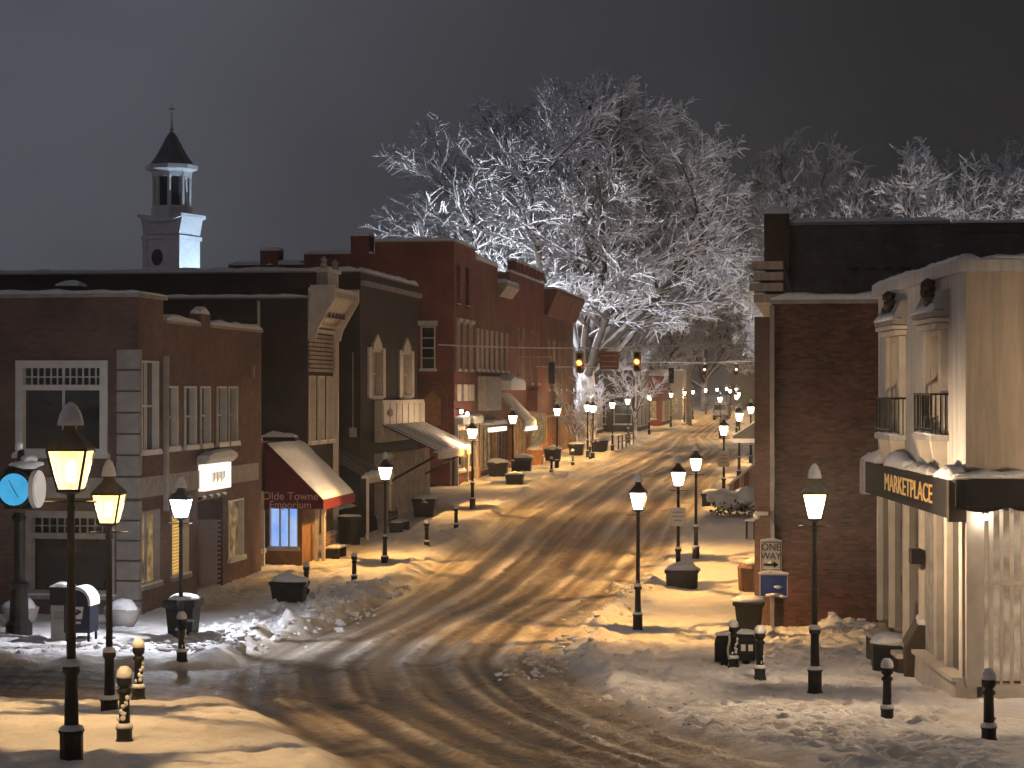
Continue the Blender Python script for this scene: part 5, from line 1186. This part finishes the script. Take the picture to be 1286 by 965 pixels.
# ------------------------------------------------------------------ street furniture, left
cu_, cv_ = -20.3, 50.6; z = foot(cu_, cv_)
ck = thing('street_clock', 'black post clock with blue lit dial and snow on top, at the left edge', 'clock', (cu_, cv_, z))
MB().lathe(cu_, cv_, [(.34, z), (.34, z + .3), (.25, z + .4), (.22, z + 1.2), (.28, z + 1.3), (.14, z + 1.4), (.12, z + 2.9), (.2, z + 3.0), (.12, z + 3.15)], 12).build('post', 'iron', ck, smooth=False)
hc = z + 3.75
def disc(cx, cy, cz, r, th, ax, n=24):
    mb = MB(); F_ = FS(cy) if ax == 'S' else FL(cx)
    c = cx if ax == 'S' else cy
    return mb.poly(F_, 0.0, th, [(c + r * math.cos(2 * math.pi * k / n), cz + r * math.sin(2 * math.pi * k / n)) for k in range(n)])
disc(cu_, cv_ - .22, hc, .48, .12, 'S').build('bezel', 'iron', ck); disc(cu_, cv_ - .34, hc, .41, .015, 'S').build('dial', 'clockface', ck)
disc(cu_ + .42, cv_, hc, .48, .12, 'L').build('bezel', 'signwhite', ck); disc(cu_ + .54, cv_, hc, .40, .012, 'L').build('dial', 'signwhite', ck)
MB().box(XYZ, cu_ - .3, cu_ + .42, cv_ - .22, cv_ + .3, hc - .5, hc + .5).build('case', 'iron', ck)
MB().tube((cu_, cv_ - .37, hc), (cu_ - .13, cv_ - .37, hc + .24), .012, .008, 5).build('hand', 'iron', ck); MB().tube((cu_, cv_ - .37, hc), (cu_ + .12, cv_ - .37, hc - .2), .012, .008, 5).build('hand', 'iron', ck)
MB().lathe(cu_ + .05, cv_, [(.42, hc + .5), (.3, hc + .62), (.12, hc + .72), (.08, hc + 1.0), (.02, hc + 1.05)], 10).build('finial', 'iron', ck)
mb = MB().blob(cu_ + .25, cv_ - .1, hc + .62, .42, .35, .12, 3, .2).blob(cu_ + .3, cv_ - .1, hc + .76, .2, .2, .12, 4, .2).blob(cu_ + .0, cv_, hc + 1.08, .12, .12, .14, 5, .1)
mb.build('snow_cap', 'snow', ck, smooth=True)

u, v = -18.05, 49.0; z = foot(u, v)
mbx = thing('mailbox', 'dark blue collection mailbox with rounded snowy top and white emblem', 'mailbox', (u, v, z))
prof = [(-.33, .28), (.33, .28), (.33, 1.0)] + [(.33 * math.cos(R(a)), 1.0 + .33 * math.sin(R(a)) * 1.1) for a in range(15, 166, 15)] + [(-.33, 1.0)]
MB().poly(FS(v - .3), -.62, 0.0, [(u + a, z + b) for a, b in prof]).build('body', 'mailblue', mbx)
for a in (-.3, .26):
    for b in (-.28, .24): MB().box(XYZ, u + a, u + a + .05, v + b, v + b + .05, z, z + .3).build('leg', 'mailblue', mbx)
pts = [(.36 * math.cos(R(a)), 1.0 + .36 * math.sin(R(a)) * 1.15) for a in range(-8, 120, 12)] + [(.30 * math.cos(R(a)), 1.0 + .30 * math.sin(R(a)) * 1.1) for a in range(112, -9, -12)]
MB().poly(FS(v - .34), -.68, 0.0, [(u + a, z + b) for a, b in pts]).build('snow_cap', 'snow', mbx)
mb = MB().poly(FS(v - .302), 0, .004, [(u - .14, z + .62), (u + .13, z + .62), (u + .17, z + .92), (u - .11, z + .92)])
mb.build('emblem_plate', 'signwhite', mbx)
MB().poly(FS(v - .307), 0, .004, [(u - .10, z + .70), (u + .0, z + .71), (u + .14, z + .80), (u + .02, z + .86), (u - .08, z + .85), (u + .03, z + .80), (u - .09, z + .79)]).build('emblem_bird', 'mailblue', mbx)
MB().box(FS(v - .302), u - .11, u + .1, 0.0, .004, z + .50, z + .56).build('emblem_lettering', 'signwhite', mbx)
MB().box(XYZ, u - .2, u + .2, v - .28, v + .28, z, z + .14).build('snow_drift', 'snow', mbx, bevel=.06)
u, v = -18.75, 49.6; z = foot(u, v)
nb = thing('newspaper_box', 'pale newspaper box just left of the mailbox, behind the lamp shaft', 'newspaper box', (u, v, z))
MB().box(XYZ, u - .24, u + .24, v - .22, v + .22, z + .02, z + .9).build('cabinet', 'signwhite', nb, bevel=.02); MB().box(XYZ, u - .26, u + .26, v - .24, v + .24, z + .9, z + 1.35).build('hopper', 'iron', nb, bevel=.02)
snow_strip(nb, u - .26, u + .26, v - .24, v + .24, z + 1.35, .07); MB().box(FS(v - .22), u - .14, u + .14, 0, .005, z + .55, z + .75).build('card', 'galv', nb)
u, v = -15.85, 50.3; z = foot(u, v)
lb = thing('litter_bin', 'dark green litter bin with snow on its lid, behind the bluish lamp', 'bin', (u, v, z))
mb = MB()
for zz, a in ((0, .30), (.78, .36), (.80, .42), (.98, .42)): mb.v += [(u - a, v - a, z + zz), (u + a, v - a, z + zz), (u + a, v + a, z + zz), (u - a, v + a, z + zz)]
for j in range(3):
    for i in range(4): mb.f.append((4 * j + i, 4 * j + (i + 1) % 4, 4 * j + 4 + (i + 1) % 4, 4 * j + 4 + i))
mb.f += [(3, 2, 1, 0), (12, 13, 14, 15)]; mb.build('body', 'plastic', lb, bevel=.03)
MB().blob(u, v, z + .98, .4, .4, .15, 8, .1).build('snow_cap', 'snow', lb, smooth=True); MB().blob(u + .28, v - .36, z + .48, .14, .05, .04, 8, .2, True).build('clinging_snow', 'snow', lb, smooth=True)
for lab, u, v in (('round stone planter heaped with snow beside the street clock', -21.3, 53.2), ('round stone planter heaped with snow right of the mailbox', -18.6, 53.6)):
    z = foot(u, v); t = thing('stone_planter', lab, 'planter', (u, v, z), 'round stone planters')
    MB().lathe(u, v, [(.3, z), (.42, z + .2), (.5, z + .48), (.46, z + .52)], 14).build('bowl', 'stone', t, smooth=True); MB().blob(u, v, z + .52, .44, .44, .24, 6, .2).build('snow_heap', 'snow', t, smooth=True)
u, v = -17.7, 64.2; z = foot(u, v)
def bench(label, u, v, w=1.3, mat='wood'):
    z = foot(u, v); t = thing('bench', label, 'bench', (u, v, z), 'pavement benches')
    for i in range(3): MB().box(XYZ, u - .22 + i * .15, u - .09 + i * .15, v - w / 2, v + w / 2, z + .42, z + .46).build('seat_slat', mat, t)
    for i in range(3): MB().box(XYZ, u - .3, u - .26, v - w / 2, v + w / 2, z + .52 + i * .15, z + .63 + i * .15).build('back_slat', mat, t)
    for b in (-w / 2 + .05, w / 2 - .12):
        MB().box(XYZ, u - .3, u + .24, v + b, v + b + .06, z, z + .42).build('leg', 'iron', t); MB().box(XYZ, u - .335, u - .30, v + b, v + b + .06, z + .3, z + .98).build('back_post', 'iron', t)
    snow_strip(t, u - .22, u + .2, v - w / 2, v + w / 2, z + .46, .07)
bench('wooden bench under the maroon awning, by the yellow-lit shop base', -17.7, 74.8)
bench('snowy dark bench beside the stall at the dark gap', -17.3, 84.6, 1.6, 'darkwood')
u, v = -18.4, 80.0; z = foot(u, v)
ub = thing('utility_bin', 'dark upright bin at the corner of the yellow-lit shop base', 'bin', (u, v, z)); MB().lathe(u, v, [(.42, z), (.48, z + 1.0), (.52, z + 1.02), (.5, z + 1.12)], 10).build('body', 'plastic', ub); MB().blob(u, v, z + 1.12, .46, .46, .07, 3, .1).build('snow_cap', 'snow', ub, smooth=True)

# ------------------------------------------------------------------ street furniture, right
u, v = -1.25, 55.6; z = foot(u, v)
sp_ = thing('one_way_sign', 'white ONE WAY sign above a blue sign on one thin pole', 'sign', (u, v, z))
MB().box(XYZ, u - .035, u + .035, v - .03, v + .03, z, 3.0).build('pole', 'galv', sp_)
wy = MB().box(FS(v), u - .33, u + .23, .04, .06, 1.78, 2.58).build('one_way_plate', 'signwhite', sp_, bevel=.02)
FSv = FS(v - .065); mbk = MB()
for q in ((-.31, .21, 2.54, 2.56), (-.31, .21, 1.80, 1.82), (-.31, -.29, 1.82, 2.54), (.19, .21, 1.82, 2.54)): mbk.box(FSv, u + q[0], u + q[1], 0, .004, q[2], q[3])
mbk.build('border', 'blacklet', wy)
text('lettering', 'ONE', 'blacklet', wy, (u - .05, v - .068, 2.41), (R(90), 0, 0), .27, sx=.9); text('lettering', 'WAY', 'blacklet', wy, (u - .05, v - .068, 2.17), (R(90), 0, 0), .26, sx=.9)
MB().poly(FSv, 0, .006, [(u - .24, 1.92), (u + .02, 1.92), (u + .02, 1.86), (u + .15, 1.95), (u + .02, 2.04), (u + .02, 1.98), (u - .24, 1.98)]).build('arrow', 'blacklet', wy)
MB().blob(u - .06, v - .07, 2.0, .07, .02, .05, 1, .3, True).build('clinging_snow', 'snow', wy, smooth=True)
snow_strip(sp_, u - .33, u + .23, v - .07, v - .03, 2.58, .05)
bl = MB().box(FS(v), u - .36, u + .40, .04, .06, 1.08, 1.70).build('blue_plate', 'signblue', sp_, bevel=.02); mbk = MB()
for q in ((-.35, .39, 1.67, 1.69), (-.35, .39, 1.09, 1.11), (-.35, -.33, 1.11, 1.67), (.37, .39, 1.11, 1.67)): mbk.box(FSv, u + q[0], u + q[1], 0, .004, q[2], q[3])
mbk.build('border', 'signwhite', bl)
mb = MB().blob(u + .12, v - .07, 1.36, .13, .02, .05, 2, .3, True).blob(u, v - .07, 1.14, .22, .025, .06, 3, .3, True).blob(u + .26, v - .07, 1.1, .12, .025, .05, 4, .3, True); mb.build('clinging_snow', 'snow', bl, smooth=True)
snow_strip(sp_, u - .38, u + .42, v - .10, v - .02, 1.70, .07)
u, v = -1.85, 54.6; z = foot(u, v)
rb = thing('litter_bin', 'dark tapered litter bin with flat snowy lid below the blue sign', 'bin', (u, v, z))
mb = MB()
for zz, a in ((0, .27), (.8, .36), (.82, .42), (.9, .42)): mb.v += [(u - a, v - a, z + zz), (u + a, v - a, z + zz), (u + a, v + a, z + zz), (u - a, v + a, z + zz)]
for j in range(3):
    for i in range(4): mb.f.append((4 * j + i, 4 * j + (i + 1) % 4, 4 * j + 4 + (i + 1) % 4, 4 * j + 4 + i))
mb.f += [(3, 2, 1, 0), (12, 13, 14, 15)]; mb.build('body', 'plastic', rb, bevel=.03); MB().blob(u, v, z + .92, .44, .44, .14, 12, .08).build('snow_cap', 'snow', rb, smooth=True)
for k, (lab, u, v, w) in enumerate((('left black news box in the pair behind the right bollards', -2.1, 46.0, .42), ('right black news box in the pair behind the right bollards, pale cards on its front', -1.62, 45.8, .44))):
    z = foot(u, v); t = thing('newspaper_box', lab, 'newspaper box', (u, v, z), 'black news boxes')
    MB().box(XYZ, u - w / 2, u + w / 2, v - .22, v + .22, z + .12, z + .58).build('cabinet', 'iron', t, bevel=.03); MB().box(XYZ, u - .08, u + .08, v - .1, v + .1, z, z + .14).build('pedestal', 'iron', t)
    MB().poly(FS(v - .22), -.44, 0, [(u - w / 2, z + .58), (u + w / 2, z + .58), (u + w / 2 - .05, z + .7), (u - w / 2 + .05, z + .7)]).build('hood', 'iron', t)
    MB().blob(u, v, z + .7, w * .5, .22, .09, k, .15).build('snow_cap', 'snow', t, smooth=True)
    if k: 
        for a in (-.1, .06): MB().box(FS(v - .22), u + a, u + a + .1, 0, .006, z + .34, z + .48).build('card', 'signwhite', t)
ch_ = thing('bollard_chain', 'snowy chain hanging from the bollard before the black news boxes', 'chain', (-1.95, 44.85, 1.3))
zz = gz(44.8, -1.9)
MB().path([(-1.95 + .02 * math.sin(i), 44.7, zz + .75 - i * .08) for i in range(8)], .025, 5).build('links', 'galv', ch_)
u, v = 1.55, 45.3; z = foot(u, v)
tr = thing('planter_trough', 'dark planter box with humped snow against the tan shop front', 'planter', (u, v, z))
MB().box(XYZ, u - .45, u + .35, v - .7, v + .7, z, z + .62).build('box', 'plastic', tr, bevel=.03); MB().blob(u - .05, v, z + .66, .46, .75, .16, 9, .12).build('snow_heap', 'snow', tr, smooth=True)
u2 = thing('utility_cabinet', 'dark stepped utility cabinet beside the tan shop plinth', 'cabinet', (2.0, 43.2, z)); z = foot(1.9, 43.4)
MB().prof(Face(1.95, 42.6, 0, 1, -1, 0), 0, 1.4, [(-.4, z), (.25, z), (.25, z + .75), (.0, z + 1.2), (-.4, z + 1.2)]).build('body', 'darkwood', u2, bevel=.03); snow_strip(u2, 1.95, 2.35, 42.6, 44.0, z + 1.2, .1)
# snow-laden hedge and street clutter past the right brick building
hd = thing('snowy_hedge', 'low hedge buried in yellow-lit snow on the right pavement', 'hedge', (-3.0, 92.5, .9)); mb = MB(); lf = MB(); g3 = random.Random(4)
for i in range(26): a = g3.uniform(-4.6, -1.6); b = g3.uniform(91.6, 93.6); mb.blob(a, b, gz(b) + .72 + g3.uniform(-.12, .2), .5, .5, .38, i, .25)
for i in range(500):
    a, b, c = g3.uniform(-4.8, -1.5), g3.uniform(91.2, 93.7), g3.uniform(.1, .7); p = Vector((a, b, gz(b) + c)); d = Vector((g3.gauss(0, 1), g3.gauss(0, 1), g3.gauss(0, 1))).normalized() * .08; e = d.orthogonal() * .6
    lf.quad(p, p + d + e, p + 2 * d, p + d - e)
mb.build('snow_cover', 'snow', hd, smooth=True); lf.build('foliage', mat_plain('hedge_leaf', (.04, .05, .03), .7), hd, fix=False)
fb = thing('snowy_bicycle_rack', 'low dark rack with snow beside the right shop wall, past the one way sign', 'rack', (-2.4, 83, .5)); z = gz(83)
for i in range(5): MB().path([(-2.9 + i * .3, 82.6, z), (-2.9 + i * .3, 82.6, z + .7), (-2.9 + i * .3, 83.3, z + .7), (-2.9 + i * .3, 83.3, z)], .03, 5).build('hoop', 'iron', fb)
snow_strip(fb, -3.0, -1.6, 82.55, 82.75, z + .72, .12)
fp = thing('wooden_planter', 'round-cornered red-brown wooden planter by the right brick corner', 'planter', (-2.0, 66.2, .2)); z = foot(-2.0, 66.2)
MB().lathe(-1.95, 66.2, [(.62, z), (.66, z + .75), (.55, z + .9)], 10).build('tub', 'wood', fp, smooth=False); MB().blob(-1.95, 66.2, z + .88, .55, .55, .14, 5, .12).build('snow_cap', 'snow', fp, smooth=True)

# ------------------------------------------------------------------ span wires and signals
def wire(label, pts, r=0.02):
    t = MB().path(pts, r, 5).build('span_wire', 'snow', None, loc=pts[0]); tag(t, label, 'wire', 'span wires'); return t
def sag(p, q, s, n=14):
    p, q = Vector(p), Vector(q); return [tuple(p.lerp(q, i / n) - Vector((0, 0, 4 * s * (i / n) * (1 - i / n)))) for i in range(n + 1)]
W1 = sag((-19.2, 103.5, 8.9), (-1.35, 112.5, 9.45), 0.35); wire('span wire carrying the two amber signals over the street', W1, 0.03)
wire('snowy wire across the street behind the amber signals', sag((-19.2, 140, 8.2), (-1.35, 141, 9.0), 0.3), 0.035)
wire('lower far wire across the street to the right eaves', sag((-19.0, 200, 9.4), (2, 201, 10.0), 0.4), 0.04)
def w1z(u): 
    for a, b in zip(W1[:-1], W1[1:]):
        if a[0] <= u <= b[0]: k = (u - a[0]) / (b[0] - a[0]); return a[1] + k * (b[1] - a[1]), a[2] + k * (b[2] - a[2])
def signal(label, u, v, ztop, lit, lens='amber'):
    t = thing('traffic_signal', label, 'traffic signal', (u, v, ztop)); z = ztop - .25
    MB().tube((u, v, z), (u, v, ztop), .025, .025, 5).build('hanger', 'galv', t)
    MB().box(XYZ, u - .18, u + .18, v - .14, v + .16, z - 1.05, z).build('housing', 'iron', t, bevel=.03) if not (lit and lens == 'amber') else MB().box(XYZ, u - .19, u + .19, v - .14, v + .16, z - 1.05, z).build('housing', 'sig_glow', t, bevel=.03)
    for i in range(3):
        zc = z - .19 - .34 * i
        vi = MB()
        for k in range(7):
            a0, a1 = R(-10 + 200 * k / 7), R(-10 + 200 * (k + 1) / 7)
            vi.quad((u + .15 * math.cos(a0), v - .14, zc + .15 * math.sin(a0)), (u + .15 * math.cos(a1), v - .14, zc + .15 * math.sin(a1)), (u + .15 * math.cos(a1), v - .36, zc + .15 * math.sin(a1)), (u + .15 * math.cos(a0), v - .36, zc + .15 * math.sin(a0)))
        vi.build('visor', 'sig_glow' if (lit and lens == 'amber') else 'iron', t, fix=False)
        ln = MB().poly(FS(v - .14), 0, .04, [(u + .15 * math.cos(R(30 * k)), zc + .15 * math.sin(R(30 * k))) for k in range(12)]).build('lens', (lens + '_rim') if (lit and i == 1) else 'glass', t)
        if lit and i == 1: MB().poly(FS(v - .182), 0, .01, [(u + .075 * math.cos(R(30 * k)), zc + .075 * math.sin(R(30 * k))) for k in range(12)]).build('lens_core', lens, ln)
    snow_strip(t, u - .18, u + .18, v - .14, v + .16, z, .1)
for u, lab in ((-12.36, 'left glowing amber signal hung over the street, beside the last red building'), (-9.5, 'right glowing amber signal hung over the street')):
    v, zt = w1z(u); signal(lab, u, v, zt, True)
v, zt = w1z(-10.9)
hs_ = thing('hanging_sign', 'dark hanging road sign between the two amber signals', 'sign', (-10.9, v, zt)); MB().box(FS(v), -11.4, -10.4, 0, .03, zt - 1.15, zt - .2).build('plate', 'brick_rust', hs_); MB().box(FS(v), -10.93, -10.87, 0.0, .02, zt - .2, zt).build('hanger', 'galv', hs_)
for z in (.45, .75, 1.0): MB().box(FS(v - .03), -11.3, -10.5, 0, .01, zt - z, zt - z + .05).build('line', 'tin', hs_)
for u, lab in ((-10.0, 'unlit dark signal on the wire right of the amber signals'),): signal(lab, u, 140.5, 8.35, False)
for u, lab in ((-11.05, 'dim far signal, left one of the far pair'), (-8.0, 'dim far signal, right one of the far pair')): signal(lab, u, 200.5, 9.35, True, 'dimred')
hg_ = thing('hanging_traffic_box', 'dark unlit signal hanging in front of the far red facade', 'traffic signal', (-17.2, 133, 7)); MB().box(XYZ, -17.4, -17.0, 132.8, 133.2, 7.0, 8.4).build('housing', 'iron', hg_, bevel=.03); MB().tube((-17.2, 133, 8.4), (-17.2, 133, 8.75), .03, .03, 5).build('hanger', 'galv', hg_)
MB().tube((-17.2, 133, 8.72), (-19.4, 133, 8.72), .03, .03, 5).build('bracket_arm', 'galv', hg_)

# ------------------------------------------------------------------ far end of the street
def low_building(name, label, u0, u1, v0, v1, h, mat, lit=True):
    t = thing(name, label, 'building', (u1, v0, G(v0))); z = G(v0) - .3
    F_ = FL(u1); n = max(2, int((v1 - v0) / 4)); hf = [(v0 + (v1 - v0) * (i + .12) / n, v0 + (v1 - v0) * (i + .88) / n, z + 1.0, z + 3.2) for i in range(n)]
    hs_ = [(u1 - 5, u1 - 3.2, z + 1.2, z + 3.2), (u1 - 2.4, u1 - .6, z + 1.2, z + 3.2)]
    shell(t, mat, u0, u1, v0, v1, z, z + h, 'L', hf, hs_, cap=0.2)
    for h_ in hf: window(F_, h_, t, 'cream', 'litwarm' if lit else 'glass', nx=2, nz=1)
    for h_ in hs_: window(FS(v0), h_, t, 'cream', 'litwarm' if lit else 'glass', nx=1, nz=2)
    return t
low_building('low_shop', 'low dark shop with snowy roof past the end of the red row', -34, -21.5, 190, 206, 4.6, 'brick_dark', False)
low_building('dark_house', 'dark plank-fronted building behind the thick street tree trunk', -30, -18.2, 208, 222, 6.6, 'darkwood', False)
low_building('lit_red_shop', 'far red shop with lit windows left of the utility pole', -30, -17.6, 232, 246, 6.0, 'brick_red', True)
low_building('yellow_shop', 'far yellow-lit shop right of the utility pole', -28, -17.2, 262, 280, 6.5, 'cream', True)
t = low_building('end_block', 'dim building closing the far end of the street', -18, 6, 420, 436, 9.0, 'brick_rust', True)
t = thing('utility_pole', 'pale utility pole beside the far lit shop', 'pole', (-14.9, 238, G(238))); MB().lathe(-14.9, 238, [(.35, G(238)), (.28, G(238) + 7.6), (.24, G(238) + 7.7)], 8).build('post', 'greywood', t); MB().box(XYZ, -15.9, -13.9, 237.9, 238.1, G(238) + 7.0, G(238) + 7.2).build('cross_arm', 'greywood', t)
rl = thing('railing', 'low street railing in front of the yellow-lit snow, right of the far left lamp', 'railing', (-15.3, 160, gz(160))); z = gz(160)
for i in range(5): MB().box(XYZ, -15.35, -15.25, 158 + i * 3.2, 158.1 + i * 3.2, z, z + 1.15).build('post', 'iron', rl)
for h in (.6, 1.05): MB().box(XYZ, -15.33, -15.27, 158, 170.8, z + h, z + h + .07).build('rail', 'iron', rl)
# a parked van far up the street
u, v = -12.6, 268; z = G(v) + .02
vn = thing('parked_van', 'pale blue-white van parked far up the street', 'van', (u, v, z))
body = [(-1.0, .35), (1.0, .35), (1.02, 1.2), (.92, 2.05), (.75, 2.2), (-.75, 2.2), (-.92, 2.05), (-1.02, 1.2)]
MB().poly(FS(v - 2.3), -4.8, 0.0, [(u + a, z + b) for a, b in body]).build('body', mat_plain('van_paint', (.35, .42, .58), .35), vn, bevel=.06)
MB().box(FS(v - 2.3), u - .8, u + .8, 0, .02, z + 1.3, z + 1.95).build('rear_window', 'glass', vn); MB().box(FS(v - 2.3), u - 1.0, u + 1.0, .0, .12, z + .4, z + .6).build('bumper', 'iron', vn)
for a in (-.95, .75): MB().box(FS(v - 2.3), u + a, u + a + .2, 0, .03, z + .95, z + 1.25).build('tail_light', 'redpanel', vn)
for a in (-1.0, .78):
    for b in (-1.5, 1.6): disc(u + a, v + b, z + .35, .35, .22, 'L', 14).build('wheel', 'iron', vn)
snow_strip(vn, u - .8, u + .8, v - 2.2, v + 2.3, z + 2.2, .15)
# wall lantern on the tall red building
wl = thing('wall_lantern', 'wall lantern with two white globes on the tall red building corner', 'lamp', (UL + .4, 109.2, 5.4))
MB().box(XYZ, UL, UL + .4, 109.15, 109.25, 5.55, 5.62).build('bracket', 'iron', wl)
for a, b in ((.3, 5.45), (.62, 5.3)): MB().blob(UL + a, 109.2, b, .10, .10, .13, 1, 0.02).build('globe', mat_emit('globe_glow', (1, .9, .78), 14), wl, smooth=True)
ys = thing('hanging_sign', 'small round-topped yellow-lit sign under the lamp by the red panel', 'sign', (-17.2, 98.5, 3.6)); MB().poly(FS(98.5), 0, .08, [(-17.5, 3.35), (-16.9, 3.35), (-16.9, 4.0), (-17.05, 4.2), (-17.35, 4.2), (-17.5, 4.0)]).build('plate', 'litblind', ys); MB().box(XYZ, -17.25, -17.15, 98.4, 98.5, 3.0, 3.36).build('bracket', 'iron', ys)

# ------------------------------------------------------------------ haze: snow-damp night air
HAZE = 0.0006
hz = MB().box(XYZ, -470, 470, -70, 900, -1.2, 42).build('haze', 'snow'); hz['kind'] = 'stuff'; hz['label'] = 'thin damp winter night haze over the whole town'; hz['category'] = 'haze'
hm = bpy.data.materials.new('night_haze'); hm.use_nodes = True; nt = hm.node_tree; nt.nodes.clear()
ho = nt.nodes.new('ShaderNodeOutputMaterial'); pv_ = nt.nodes.new('ShaderNodeVolumePrincipled')
pv_.inputs['Color'].default_value = (.84, .88, .95, 1); pv_.inputs['Density'].default_value = HAZE; pv_.inputs['Anisotropy'].default_value = 0.82
nt.links.new(pv_.outputs[0], ho.inputs['Volume']); hz.data.materials.clear(); hz.data.materials.append(hm)
hz.visible_shadow = True
